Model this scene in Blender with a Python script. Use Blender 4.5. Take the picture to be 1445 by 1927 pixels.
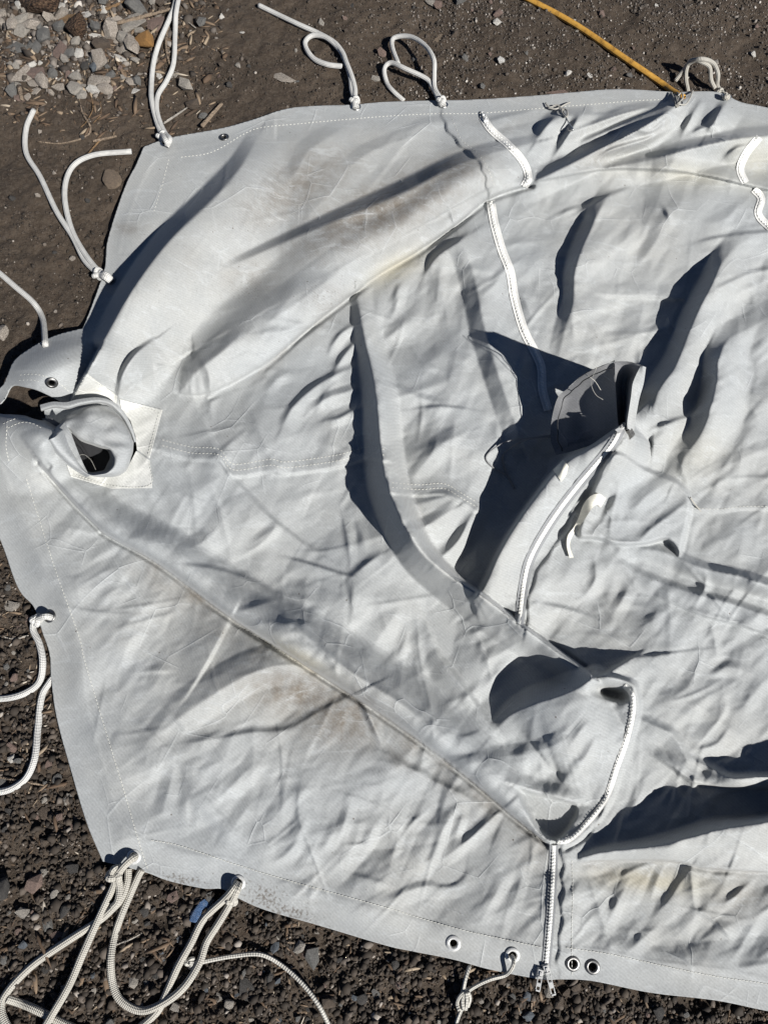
import bpy, bmesh, math, random
import numpy as np
from mathutils import Vector, Matrix

random.seed(7)
rng = np.random.default_rng(11)
scene = bpy.context.scene
for o in list(bpy.data.objects):
    bpy.data.objects.remove(o)

# ------------------------------------------------------------------ camera
CAM_H, TILT, FPX, CX, CY = 1.20, math.radians(20.0), 1455.0, 722.5, 963.5
cam = bpy.data.cameras.new("camera")
cam.sensor_fit = 'VERTICAL'
cam.angle_y = 2 * math.atan(963.5 / FPX)
cam.clip_start, cam.clip_end = 0.02, 200
camo = bpy.data.objects.new("camera", cam)
camo.location = (0, 0, CAM_H)
camo.rotation_euler = (TILT, 0, 0)
scene.collection.objects.link(camo)
scene.camera = camo

# ------------------------------------------------------------------ sky, sun, exposure
SUN_EL, SUN_AZ = math.radians(38.5), math.radians(-47.0)      # azimuth of the sun in the XY plane
sun_dir = Vector((math.cos(SUN_EL) * math.cos(SUN_AZ), math.cos(SUN_EL) * math.sin(SUN_AZ), math.sin(SUN_EL)))
world = bpy.data.worlds.new("World")
scene.world = world
world.use_nodes = True
wn = world.node_tree
sky = wn.nodes.new('ShaderNodeTexSky')
sky.sky_type = 'NISHITA'
sky.sun_disc = False
sky.air_density, sky.dust_density, sky.ozone_density = 0.36, 0.0, 2.1
sky.sun_elevation = SUN_EL
sky.sun_rotation = math.atan2(sun_dir.x, sun_dir.y)
bg = wn.nodes['Background']
bg.inputs['Strength'].default_value = 0.05
wn.links.new(sky.outputs[0], bg.inputs['Color'])
sl = bpy.data.lights.new("sun", 'SUN')
sl.energy = 5.0
sl.angle = math.radians(0.53)
sl.color = (1.0, 0.98, 0.945)
so = bpy.data.objects.new("sun", sl)
so.rotation_euler = sun_dir.to_track_quat('Z', 'Y').to_euler()
so.location = (1.5, -1, 2)
scene.collection.objects.link(so)
scene.view_settings.view_transform = 'Standard'
scene.view_settings.look = 'None'
scene.view_settings.gamma = 1.0
scene.view_settings.use_curve_mapping = False
scene.view_settings.exposure = 0.48
scene.render.engine = 'CYCLES'

# ------------------------------------------------------------------ helpers
ct, st = math.cos(TILT), math.sin(TILT)
def P(px, py, z):
    """world position, at height z (m), of what is seen at photo pixel (px,py)"""
    a = (np.asarray(px, float) - CX) / FPX
    b = -(np.asarray(py, float) - CY) / FPX
    dy = b * ct + st
    dz = b * st - ct
    s = (CAM_H - z) / (-dz)
    return np.stack([a * s, dy * s, np.broadcast_to(np.asarray(z, float), s.shape)], -1)
def Q(x, y, z):
    """photo pixel of a world position"""
    dz = z - CAM_H
    yc = y * ct + dz * st
    zc = -y * st + dz * ct
    return CX + FPX * x / (-zc), CY - FPX * yc / (-zc)

def catmull(pts, n=8, closed=False):
    p = np.asarray(pts, float)
    m = len(p)
    if m < 3 and not closed:
        t = np.linspace(0, 1, n + 1)[:, None]
        return p[0] * (1 - t) + p[1] * t
    out = []
    rngi = range(m) if closed else range(m - 1)
    for i in rngi:
        if closed:
            a, b, c, d = p[(i - 1) % m], p[i], p[(i + 1) % m], p[(i + 2) % m]
        else:
            b, c = p[i], p[i + 1]
            a = p[i - 1] if i > 0 else 2 * b - c
            d = p[i + 2] if i + 2 < m else 2 * c - b
        for t in np.arange(n) / n:
            t2, t3 = t * t, t * t * t
            out.append(0.5 * (2 * b + (c - a) * t + (2 * a - 5 * b + 4 * c - d) * t2 + (3 * b - a - 3 * c + d) * t3))
    if not closed:
        out.append(p[-1])
    return np.array(out)

def hash2(ix, iy, s):
    h = (ix.astype(np.int64) * 374761393 + iy.astype(np.int64) * 668265263 + s * 974711) & 0x7fffffff
    h = ((h ^ (h >> 13)) * 1274126177) & 0x7fffffff
    h = (h ^ (h >> 16))
    return (h % 65536) / 65536.0
def gnoise(x, y, s=0):
    """gradient noise, about -0.7..0.7"""
    ix, iy = np.floor(x), np.floor(y)
    fx, fy = x - ix, y - iy
    ux = fx * fx * fx * (fx * (fx * 6 - 15) + 10)
    uy = fy * fy * fy * (fy * (fy * 6 - 15) + 10)
    def g(dx, dy):
        a = hash2(ix + dx, iy + dy, s) * 2 * np.pi
        return np.cos(a) * (fx - dx) + np.sin(a) * (fy - dy)
    return (g(0, 0) * (1 - ux) + g(1, 0) * ux) * (1 - uy) + (g(0, 1) * (1 - ux) + g(1, 1) * ux) * uy
def fbm(x, y, s=0, o=3):
    r = 0; a = 1.0
    for i in range(o):
        r = r + a * gnoise(x * 2 ** i, y * 2 ** i, s + i * 17)
        a *= 0.5
    return r
def sstep(a, b, x):
    t = np.clip((x - a) / (b - a), 0, 1)
    return t * t * (3 - 2 * t)

col = scene.collection
def link_mesh(name, verts, faces, mat=None, parent=None, smooth=True, uvs=None, fast_quads=False):
    me = bpy.data.meshes.new(name)
    verts = np.asarray(verts, np.float32)
    if fast_quads:
        faces = np.asarray(faces, np.int32)
        k = faces.shape[1]
        me.vertices.add(len(verts)); me.vertices.foreach_set('co', verts.ravel())
        me.loops.add(faces.size); me.loops.foreach_set('vertex_index', faces.ravel())
        me.polygons.add(len(faces))
        me.polygons.foreach_set('loop_start', np.arange(0, faces.size, k, dtype=np.int32))
        me.polygons.foreach_set('loop_total', np.full(len(faces), k, np.int32))
        me.update(calc_edges=True)
        me.validate()
    else:
        me.from_pydata([tuple(v) for v in verts.tolist()], [], [tuple(f) for f in faces])
        me.update()
    if smooth:
        me.polygons.foreach_set('use_smooth', np.ones(len(me.polygons), bool))
    if uvs is not None:
        lay = me.uv_layers.new(name='UVMap')
        vi = np.empty(len(me.loops), np.int32); me.loops.foreach_get('vertex_index', vi)
        lay.data.foreach_set('uv', np.asarray(uvs, np.float32)[vi].ravel())
    if mat: me.materials.append(mat)
    o = bpy.data.objects.new(name, me)
    col.objects.link(o)
    if parent: o.parent = parent
    return o
def tag(o, label=None, cat=None, group=None, kind=None):
    if label: o['label'] = label
    if cat: o['category'] = cat
    if group: o['group'] = group
    if kind: o['kind'] = kind
    return o

# ------------------------------------------------------------------ materials
def newmat(name):
    m = bpy.data.materials.new(name); m.use_nodes = True
    nt = m.node_tree
    return m, nt, nt.nodes['Principled BSDF']
def N(nt, t, **k):
    n = nt.nodes.new(t)
    for a, b in k.items(): setattr(n, a, b)
    return n
def ramp(nt, fac, stops):
    r = N(nt, 'ShaderNodeValToRGB')
    el = r.color_ramp.elements
    while len(el) < len(stops): el.new(0.5)
    for e, (p, c) in zip(el, stops):
        e.position = p; e.color = (*c, 1) if len(c) == 3 else c
    nt.links.new(fac, r.inputs[0])
    return r.outputs[0]
def mixc(nt, f, a, b, mode='MIX'):
    m = N(nt, 'ShaderNodeMix', data_type='RGBA', blend_type=mode)
    for sock, v in ((m.inputs[0], f), (m.inputs[6], a), (m.inputs[7], b)):
        if hasattr(v, 'is_output') or isinstance(v, bpy.types.NodeSocket): nt.links.new(v, sock)
        else: sock.default_value = v if not isinstance(v, tuple) else (*v, 1)
    return m.outputs[2]
def noise(nt, scale, detail=4, rough=0.55, vec=None, out=0, dist=0.0):
    n = N(nt, 'ShaderNodeTexNoise')
    n.inputs['Scale'].default_value = scale
    n.inputs['Detail'].default_value = detail
    n.inputs['Roughness'].default_value = rough
    n.inputs['Distortion'].default_value = dist
    if vec is not None: nt.links.new(vec, n.inputs['Vector'])
    return n.outputs[out]
def bump(nt, h, strength, dist, bsdf, prev=None):
    b = N(nt, 'ShaderNodeBump')
    b.inputs['Strength'].default_value = strength
    b.inputs['Distance'].default_value = dist
    nt.links.new(h, b.inputs['Height'])
    if prev is not None: nt.links.new(prev, b.inputs['Normal'])
    nt.links.new(b.outputs[0], bsdf.inputs['Normal'])
    return b.outputs[0]

def mat_canvas(name, base, dirt_and_shade=True, warm=(0.350, 0.352, 0.338)):
    m, nt, b = newmat(name)
    geo = N(nt, 'ShaderNodeNewGeometry')
    pos = geo.outputs['Position']
    big = noise(nt, 3.2, 3, 0.55, pos)
    c = mixc(nt, ramp(nt, big, [(0.38, (0, 0, 0)), (0.66, (1, 1, 1))]), base, warm)
    med = noise(nt, 26, 3, 0.62, pos)
    c = mixc(nt, ramp(nt, med, [(0.3, (0.35, 0.35, 0.35)), (0.7, (0, 0, 0))]), c, tuple(x * 0.82 for x in base))
    if dirt_and_shade:
        at = N(nt, 'ShaderNodeAttribute', attribute_name='dirt')
        sep = N(nt, 'ShaderNodeSeparateColor')
        nt.links.new(at.outputs['Color'], sep.inputs[0])
        # brown smudges
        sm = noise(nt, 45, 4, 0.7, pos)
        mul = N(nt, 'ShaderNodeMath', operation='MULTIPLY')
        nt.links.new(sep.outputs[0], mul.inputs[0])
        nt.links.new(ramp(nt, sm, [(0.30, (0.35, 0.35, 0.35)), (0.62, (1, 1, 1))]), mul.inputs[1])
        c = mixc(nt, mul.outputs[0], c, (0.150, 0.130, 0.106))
        # yellow tint
        c = mixc(nt, sep.outputs[1], c, (0.40, 0.36, 0.25))
        # mud specks
        vor = N(nt, 'ShaderNodeTexNoise'); vor.inputs['Scale'].default_value = 260; vor.inputs['Detail'].default_value = 3
        nt.links.new(pos, vor.inputs['Vector'])
        add = N(nt, 'ShaderNodeMath', operation='MULTIPLY_ADD')
        nt.links.new(sep.outputs[2], add.inputs[0]); add.inputs[1].default_value = 0.27
        nt.links.new(vor.outputs[0], add.inputs[2])
        c = mixc(nt, ramp(nt, add.outputs[0], [(0.66, (0, 0, 0)), (0.86, (0.75, 0.75, 0.75))]), c, (0.10, 0.078, 0.058))
        # few stray specks everywhere
        v2 = N(nt, 'ShaderNodeTexVoronoi'); v2.inputs['Scale'].default_value = 22
        nt.links.new(pos, v2.inputs['Vector'])
        c = mixc(nt, ramp(nt, v2.outputs['Distance'], [(0.022, (0.8, 0.8, 0.8)), (0.034, (0, 0, 0))]), c, (0.09, 0.07, 0.055))
    # pale scuffs and fine thread grain
    mp = N(nt, 'ShaderNodeMapping'); mp.inputs['Rotation'].default_value = (0, 0, 0.7); mp.inputs['Scale'].default_value = (1.0, 3.2, 1.0)
    nt.links.new(pos, mp.inputs['Vector'])
    sc_ = noise(nt, 16, 4, 0.72, mp.outputs[0], dist=1.2)
    c = mixc(nt, ramp(nt, sc_, [(0.56, (0, 0, 0)), (0.66, (0.34, 0.34, 0.34)), (0.72, (0, 0, 0))]), c, tuple(min(1, x * 1.35) for x in base))
    # sharp old fold lines, rubbed pale
    vo = N(nt, 'ShaderNodeVectorMath', operation='MULTIPLY_ADD')
    nt.links.new(noise(nt, 5, 1, 0.5, pos, out=1), vo.inputs[0]); vo.inputs[1].default_value = (0.045, 0.045, 0.045); nt.links.new(pos, vo.inputs[2])
    ln = None
    for sc2, wd in ((6.5, 0.012), (14.0, 0.016)):
        ve = N(nt, 'ShaderNodeTexVoronoi', feature='DISTANCE_TO_EDGE'); ve.inputs['Scale'].default_value = sc2
        nt.links.new(vo.outputs[0], ve.inputs['Vector'])
        l_ = ramp(nt, ve.outputs['Distance'], [(0.0, (1, 1, 1)), (wd, (0.25, 0.25, 0.25)), (wd * 3, (0, 0, 0))])
        mk = N(nt, 'ShaderNodeMath', operation='MULTIPLY'); nt.links.new(l_, mk.inputs[0])
        nt.links.new(ramp(nt, noise(nt, sc2 * 0.8 + 1, 1, 0.5, pos), [(0.50, (0, 0, 0)), (0.68, (1, 1, 1))]), mk.inputs[1])
        if ln is None: ln = mk.outputs[0]
        else:
            mx_ = N(nt, 'ShaderNodeMath', operation='MAXIMUM'); nt.links.new(ln, mx_.inputs[0]); nt.links.new(mk.outputs[0], mx_.inputs[1]); ln = mx_.outputs[0]
    lf = N(nt, 'ShaderNodeMath', operation='MULTIPLY'); nt.links.new(ln, lf.inputs[0]); lf.inputs[1].default_value = 0.26
    c = mixc(nt, lf.outputs[0], c, tuple(min(1, x * 1.5) for x in base))
    gr = noise(nt, 330, 3, 0.75, pos)
    tw = N(nt, 'ShaderNodeTexWave', bands_direction='DIAGONAL'); tw.inputs['Scale'].default_value = 105; tw.inputs['Distortion'].default_value = 2.0; tw.inputs['Detail'].default_value = 1
    nt.links.new(pos, tw.inputs['Vector'])
    c = mixc(nt, 1.0, c, ramp(nt, tw.outputs[1], [(0.2, (0.955, 0.955, 0.955)), (0.8, (1.03, 1.03, 1.03))]), 'MULTIPLY')
    c = mixc(nt, 1.0, c, ramp(nt, gr, [(0.28, (0.86, 0.86, 0.86)), (0.72, (1.1, 1.1, 1.1))]), 'MULTIPLY')
    nt.links.new(c, b.inputs['Base Color'])
    b.inputs['Roughness'].default_value = 0.78
    b.inputs['Specular IOR Level'].default_value = 0.3
    b.inputs['Sheen Weight'].default_value = 0.12
    b.inputs['Sheen Roughness'].default_value = 0.4
    # weave + soft crumple
    w = N(nt, 'ShaderNodeTexWave', bands_direction='DIAGONAL'); w.inputs['Scale'].default_value = 330; w.inputs['Distortion'].default_value = 1.2
    nt.links.new(pos, w.inputs['Vector'])
    n0 = bump(nt, ln, 0.42, 0.0018, b)
    n1 = bump(nt, w.outputs[1], 0.10, 0.0006, b, n0)
    n2 = bump(nt, noise(nt, 900, 1, 0.5, pos), 0.22, 0.0006, b, n1)
    bump(nt, noise(nt, 70, 2, 0.6, pos), 0.16, 0.0022, b, n2)
    return m
M = {}
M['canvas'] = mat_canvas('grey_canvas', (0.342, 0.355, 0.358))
M['canvas_plain'] = mat_canvas('grey_canvas_trim', (0.340, 0.351, 0.355), dirt_and_shade=False)
M['patch'] = mat_canvas('pale_vinyl', (0.56, 0.56, 0.535), dirt_and_shade=False, warm=(0.53, 0.525, 0.48))
M['patch'].node_tree.nodes['Principled BSDF'].inputs['Roughness'].default_value = 0.42
M['canvas_dark'] = mat_canvas('charcoal_lining', (0.20, 0.202, 0.21), dirt_and_shade=False, warm=(0.19, 0.188, 0.185))  # same canvas, shade of the hood's inside put into a darker colour

def mat_simple(name, c, rough=0.6, metal=0.0, var=0.25, scale=80, bmp=0.2, bdist=0.001):
    m, nt, b = newmat(name)
    geo = N(nt, 'ShaderNodeTexCoord')
    n = noise(nt, scale, 5, 0.6, geo.outputs['Object'])
    dark = tuple(x * (1 - var) for x in c); lite = tuple(min(1, x * (1 + var * 0.7)) for x in c)
    nt.links.new(ramp(nt, n, [(0.3, dark), (0.7, lite)]), b.inputs['Base Color'])
    b.inputs['Roughness'].default_value = rough
    b.inputs['Metallic'].default_value = metal
    if bmp: bump(nt, n, bmp, bdist, b)
    return m
M['zip_white'] = mat_simple('white_zip_plastic', (0.74, 0.73, 0.69), 0.45, var=0.12)
M['zip_tape'] = mat_simple('white_zip_tape', (0.66, 0.65, 0.62), 0.8, var=0.12, scale=300)
M['tape_grey'] = mat_simple('grey_zip_tape', (0.22, 0.225, 0.23), 0.85, var=0.15, scale=300)
M['metal'] = mat_simple('dull_nickel', (0.55, 0.54, 0.52), 0.34, 1.0, var=0.3, scale=200)
M['metal_dark'] = mat_simple('tarnished_nickel', (0.24, 0.235, 0.225), 0.42, 1.0, var=0.4, scale=200)
M['metal_white'] = mat_simple('pale_enamel_ring', (0.66, 0.655, 0.63), 0.32, 0.35, var=0.18, scale=200)
M['thread'] = mat_simple('pale_thread', (0.56, 0.55, 0.50), 0.8, var=0.1)
M['webbing'] = mat_simple('cream_webbing', (0.62, 0.60, 0.52), 0.8, var=0.15, scale=400)
M['lining_black'] = mat_simple('black_lining', (0.018, 0.018, 0.02), 0.9)  # near-black colour standing in for the shade inside the collar
M['cord_thin'] = mat_simple('pale_fray', (0.5, 0.48, 0.43), 0.8)
M['black'] = mat_simple('black_plastic', (0.02, 0.02, 0.022), 0.4)
# ------------------------------------------------------------------ the canvas relief (heights in mm over the ground, laid out on the photo's grid)
def axis(a, b, s, ext_lo, ext_hi, cs):
    core = np.arange(a, b, s)
    lo = np.arange(a - cs, ext_lo - 1, -cs)[::-1]
    hi = np.arange(b + cs * 0.5, ext_hi, cs)
    return np.concatenate([lo, core, hi])
STEP = 2.5
gx = axis(-100, 1460, STEP, -100, 2160, 9.0)
gy = axis(155, 1935, STEP, 155, 2075, 6.0)
X, Y = np.meshgrid(gx, gy)
H = np.full(X.shape, 9.0)

def region(x0, x1, y0, y1):
    return (slice(np.searchsorted(gy, y0), np.searchsorted(gy, y1)), slice(np.searchsorted(gx, x0), np.searchsorted(gx, x1)))
def ridge_eval(pts, wl, wr, pl='r', pr='r', xs=None, ys=None, n=6):
    p = np.array([(q + (wl, wr))[:5] if len(q) == 3 else q for q in pts], float)
    c = catmull(p, n)
    w = max(c[:, 3].max(), c[:, 4].max()) + 2
    sl_ = region(c[:, 0].min() - w, c[:, 0].max() + w, c[:, 1].min() - w, c[:, 1].max() + w)
    x, y = X[sl_], Y[sl_]
    best = np.full(x.shape, 1e12); hh = np.zeros_like(x); sd = np.ones_like(x); a_ = np.ones_like(x); b_ = np.ones_like(x)
    for i in range(len(c) - 1):
        ax, ay = c[i, 0], c[i, 1]; dx, dy = c[i + 1, 0] - ax, c[i + 1, 1] - ay
        L2 = dx * dx + dy * dy + 1e-9
        t = np.clip(((x - ax) * dx + (y - ay) * dy) / L2, 0, 1)
        ex, ey = x - ax - t * dx, y - ay - t * dy
        d2 = ex * ex + ey * ey
        m = d2 < best
        best = np.where(m, d2, best)
        tt = t[m]
        hh[m] = c[i, 2] * (1 - tt) + c[i + 1, 2] * tt
        a_[m] = c[i, 3] * (1 - tt) + c[i + 1, 3] * tt
        b_[m] = c[i, 4] * (1 - tt) + c[i + 1, 4] * tt
        sd[m] = (dx * ey - dy * ex)[m]        # >0: right-hand side (image y points down)
    d = np.sqrt(best)
    left = sd < 0
    u = np.clip(d / np.where(left, a_, b_), 0, 1)
    def prof(k, u):
        if k == 'r': return (1 - u * u) ** 2             # round
        if k == 's': return (1 - u) ** 1.7               # sharp crest, hollow flank
        if k == 'o': return np.sqrt(np.clip(1 - u ** 2.3, 0, 1))   # round roll, steep at its edge
        if k == 'l': return 1 - u                        # plane flank
        if k == 'c': return 1 - sstep(0, 1, u)           # cliff
    f = np.where(left, prof(pl, u), prof(pr, u))
    return sl_, hh * f
def R(pts, wl, wr, pl='l', pr='l', mode='add', n=6):
    global H
    sl_, v = ridge_eval(pts, wl, wr, pl, pr, n=n)
    if mode == 'add': H[sl_] += v
    else: H[sl_] = np.maximum(H[sl_], v + 8)
def poly_sdf(poly, x, y):
    """signed distance, negative inside"""
    p = np.asarray(poly, float)
    best = np.full(x.shape, 1e12); ins = np.zeros(x.shape, bool)
    for i in range(len(p)):
        ax, ay = p[i]; bx, by = p[(i + 1) % len(p)]
        dx, dy = bx - ax, by - ay
        t = np.clip(((x - ax) * dx + (y - ay) * dy) / (dx * dx + dy * dy + 1e-9), 0, 1)
        best = np.minimum(best, (x - ax - t * dx) ** 2 + (y - ay - t * dy) ** 2)
        cr = (ay > y) != (by > y)
        ins ^= cr & (x < (bx - ax) * (y - ay) / ((by - ay) if by != ay else 1e-9) + ax)
    d = np.sqrt(best)
    return np.where(ins, -d, d)
def plateau(poly, h, edge, pad=4, grad=None):
    global H
    c = catmull(poly, 5, True)
    sl_ = region(c[:, 0].min() - 6, c[:, 0].max() + 6, c[:, 1].min() - 6, c[:, 1].max() + 6)
    d = poly_sdf(c, X[sl_], Y[sl_])
    v = h * sstep(0, edge, -d)
    if grad is not None: v = v * grad(X[sl_], Y[sl_])
    H[sl_] += v
def dome(cx, cy, rx, ry, h, ang=0):
    global H
    r = max(rx, ry)
    sl_ = region(cx - r, cx + r, cy - r, cy + r)
    a = math.radians(ang); ca, sa = math.cos(a), math.sin(a)
    u = ((X[sl_] - cx) * ca + (Y[sl_] - cy) * sa) / rx
    v = (-(X[sl_] - cx) * sa + (Y[sl_] - cy) * ca) / ry
    q = np.clip(1 - u * u - v * v, 0, 1)
    H[sl_] += h * q * q

# outline of the spread canvas (photo pixels), clockwise from its upper left corner
def seg(*p): return [tuple(map(float, q)) for q in p]
top_edge = seg((271, 276), (321, 259), (414, 242), (473, 226), (538, 205), (598, 199), (663, 197), (720, 192), (812, 189), (900, 187), (1004, 180), (1074, 174), (1148, 168), (1203, 169), (1268, 173), (1348, 173), (1393, 192), (1445, 203), (1600, 240), (1850, 310), (2140, 400))
bottom_edge = seg((2140, 2062), (1900, 1998), (1700, 1950), (1560, 1922), (1445, 1903), (1348, 1883), (1223, 1868), (1114, 1846), (1054, 1843), (1018, 1843), (924, 1825), (850, 1805), (775, 1790), (725, 1779), (598, 1741), (498, 1712), (448, 1690), (418, 1673), (384, 1672), (319, 1658), (279, 1643), (239, 1632), (194, 1621))
left_edge = seg((194, 1621), (164, 1549), (134, 1449), (107, 1349), (97, 1275), (94, 1230), (80, 1188), (65, 1143), (42, 1118), (27, 1088), (10, 1038), (-6, 1000), (-40, 930), (-66, 860), (-60, 800), (-30, 755), (4, 727), (14, 709), (30, 676), (75, 645), (115, 628), (156, 618))
left_edge2 = seg((156, 618), (168, 590), (189, 533), (199, 498), (202, 458), (219, 399), (239, 344), (257, 309), (271, 276))
OUT = np.concatenate([catmull(top_edge, 7), catmull(bottom_edge, 7), catmull(left_edge, 7)[1:], catmull(left_edge2, 7)[1:-1]])
gap = catmull(seg((24, 726), (48, 728), (71, 734), (101, 748), (117, 758), (96, 762), (84, 772), (86, 790), (68, 789), (47, 782), (24, 780), (4, 779), (-8, 772), (10, 750)), 5, True)

# coarse distance to the outline, for hems and masks
cgx = np.linspace(-260, 2300, 257); cgy = np.linspace(-300, 2300, 261)
cX, cY = np.meshgrid(cgx, cgy)
cD = poly_sdf(OUT, cX, cY)
def bilin(gxa, gya, A, x, y):
    x = np.asarray(x, float); y = np.asarray(y, float)
    i = np.clip(np.searchsorted(gxa, x) - 1, 0, len(gxa) - 2); j = np.clip(np.searchsorted(gya, y) - 1, 0, len(gya) - 2)
    u = np.clip((x - gxa[i]) / (gxa[i + 1] - gxa[i]), 0, 1); v = np.clip((y - gya[j]) / (gya[j + 1] - gya[j]), 0, 1)
    return (A[j, i] * (1 - u) + A[j, i + 1] * u) * (1 - v) + (A[j + 1, i] * (1 - u) + A[j + 1, i + 1] * u) * v
D = -bilin(cgx, cgy, cD, X, Y)          # >0 inside
inner = sstep(6, 75, D)                 # 0 at the hem, 1 inside

# --- broad undulation
H += inner * (fbm(X / 260, Y / 230, 3, 2) * 16 + 6)
# --- big folds, upper left
R([(196, 640, 84, 22, 150), (250, 545, 98, 26, 170), (318, 455, 86, 30, 180), (398, 378, 64, 30, 170), (452, 316, 40, 26, 120), (486, 256, 4, 20, 60)], 40, 160, 'l', 'r')
R([(425, 505, 2, 12, 60), (520, 462, 24, 14, 80), (640, 412, 44, 20, 90), (760, 362, 56, 24, 80), (850, 316, 50, 22, 80), (925, 288, 34, 20, 70), (1005, 268, 8, 14, 50)], 30, 100, 'l', 'r')
# rolled lower edge of the upper layer
R([(340, 690, 10, 60, 50), (380, 690, 26, 70, 52), (455, 640, 32, 80, 62), (540, 570, 36, 80, 62), (628, 500, 38, 80, 64), (690, 468, 36, 60, 54), (760, 432, 34, 50, 48), (832, 386, 30, 50, 44), (902, 342, 26, 50, 36), (985, 326, 12, 40, 22)], 100, 6, 'r', 'o')
R([(440, 640, 3), (530, 590, 9), (600, 540, 13), (670, 490, 10), (725, 468, 2)], 46, 50)
R([(335, 745, 5), (370, 700, 16), (410, 668, 22), (442, 640, 12), (460, 618, 2)], 34, 44)
R([(396, 775, 3), (397, 738, 9), (392, 700, 9), (372, 668, 2)], 14, 26, 's', 's')
R([(222, 760, 2), (230, 708, 26), (254, 668, 30), (290, 640, 8)], 9, 70, 's', 'l')
# raised hem loop and the lower bank at the left
dome(95, 690, 150, 95, 74, -18)
dome(30, 835, 130, 95, 58, 20)
dome(112, 832, 95, 75, 34, 0)
R([(185, 1000, 4), (140, 950, 14), (100, 905, 24), (78, 875, 30)], 10, 70, 's', 'l')   # bank beside the dark slit
# --- long diagonal lapel edge (falls to the lower left)
R([(112, 890, 16, 40, 20), (205, 982, 36, 50, 22), (314, 1042, 42, 56, 24), (434, 1130, 48, 62, 26), (534, 1192, 52, 70, 28), (655, 1266, 54, 76, 30), (776, 1346, 52, 76, 30), (894, 1438, 48, 70, 28), (972, 1510, 42, 54, 24), (1034, 1570, 22, 40, 18)], 70, 5, 'r', 'o')
R([(500, 1130, 2), (560, 1180, 6), (640, 1250, 9), (700, 1290, 9), (760, 1328, 6), (830, 1385, 2)], 14, 30, 's', 'l')
# creases on the middle left panel
R([(602, 1042, 2), (560, 1016, 7), (500, 967, 9), (437, 897, 9), (407, 846, 9), (380, 785, 3)], 60, 10, 'r', 's')
R([(536, 892, 2), (512, 864, 7), (490, 815, 6), (474, 770, 2)], 34, 40, 's', 's')
R([(530, 1048, 1), (580, 1061, 8), (640, 1080, 6), (668, 1086, 1)], 6, 34, 's', 'l')
R([(652, 1094, 2), (690, 1062, 10), (716, 1044, 4)], 14, 26, 's', 'l')
R([(330, 1062, 1), (400, 1070, 7), (470, 1092, 6), (520, 1120, 2)], 8, 34, 's', 'l')
R([(300, 985, 1), (350, 1030, 7), (395, 1010, 8), (420, 980, 2)], 22, 34)
R([(455, 1045, 1), (490, 1025, 6), (515, 1000, 5), (520, 980, 1)], 16, 18, 's', 's')
# --- tall central ridge with the long shadow
R([(1105, 1266, 20, 40, 8), (1000, 1192, 44, 50, 8), (905, 1122, 64, 54, 10), (850, 1088, 76, 48, 16), (790, 1036, 80, 44, 30), (745, 955, 78, 40, 40), (722, 880, 70, 36, 44), (709, 754, 48, 28, 44), (699, 692, 42, 24, 40), (686, 634, 34, 20, 36), (671, 552, 12, 14, 30)], 60, 30, 'l', 'r')
# small folds left of it
R([(532, 800, 3), (552, 765, 13), (590, 730, 16), (632, 705, 12), (668, 690, 2)], 12, 34, 's', 'l')
R([(585, 772, 4), (620, 748, 14), (660, 735, 10), (675, 730, 2)], 12, 24)
R([(612, 792, 3), (640, 786, 9), (668, 770, 6)], 8, 16, 's', 'l')
R([(628, 700, 3), (645, 672, 12), (668, 645, 8)], 9, 18, 's', 'l')
R([(622, 655, 3), (640, 630, 10), (665, 612, 6)], 8, 16, 's', 'l')
R([(500, 740, 1), (520, 715, 6), (545, 700, 2)], 12, 16)
# crease field between ridge and zip
R([(798, 520, 2), (815, 490, 16), (838, 470, 20), (862, 455, 20), (884, 440, 4)], 9, 46, 's', 'l')
R([(978, 822, 14), (943, 720, 26), (914, 625, 26), (898, 546, 22), (885, 496, 16), (864, 446, 6)], 30, 70, 'l', 'r')
R([(776, 770, 1), (830, 765, 9), (884, 771, 2)], 4, 40, 's', 'l')
R([(700, 720, 1), (745, 730, 5), (800, 752, 6), (850, 762, 1)], 10, 26)
R([(735, 600, 1), (748, 572, 8), (752, 545, 2)], 10, 18)
R([(722, 640, 1), (770, 605, 5), (800, 580, 2)], 20, 30)
R([(800, 860, 2), (840, 830, 9), (875, 815, 3)], 22, 40)
R([(775, 900, 2), (815, 850, 8), (822, 820, 1)], 16, 26)
R([(740, 960, 2), (800, 945, 8), (850, 935, 10), (890, 960, 3)], 16, 40)
R([(760, 1010, 3), (810, 985, 14), (850, 960, 8)], 18, 40)
R([(820, 1060, 4), (860, 1020, 18), (880, 985, 14), (900, 950, 2)], 18, 30, 's', 'l')
R([(1000, 600, 2), (985, 560, 8), (960, 540, 2)], 14, 22)
R([(905, 560, 1), (935, 530, 7), (955, 500, 2)], 12, 22)
R([(968, 720, 2), (982, 690, 10), (990, 660, 4)], 10, 20)
# --- ridge right of the long zip
R([(1045, 700, 2), (1062, 624, 12), (1078, 568, 24), (1080, 520, 34), (1090, 480, 38), (1110, 435, 34), (1128, 397, 24), (1152, 360, 8), (1190, 340, 1)], 22, 100, 'l', 'r')
R([(1090, 398, 2), (1108, 388, 10), (1140, 371, 10), (1190, 350, 1)], 6, 34, 's', 'l')
R([(1046, 406, 2), (1070, 396, 8), (1098, 388, 3)], 7, 20, 's', 'l')
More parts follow.
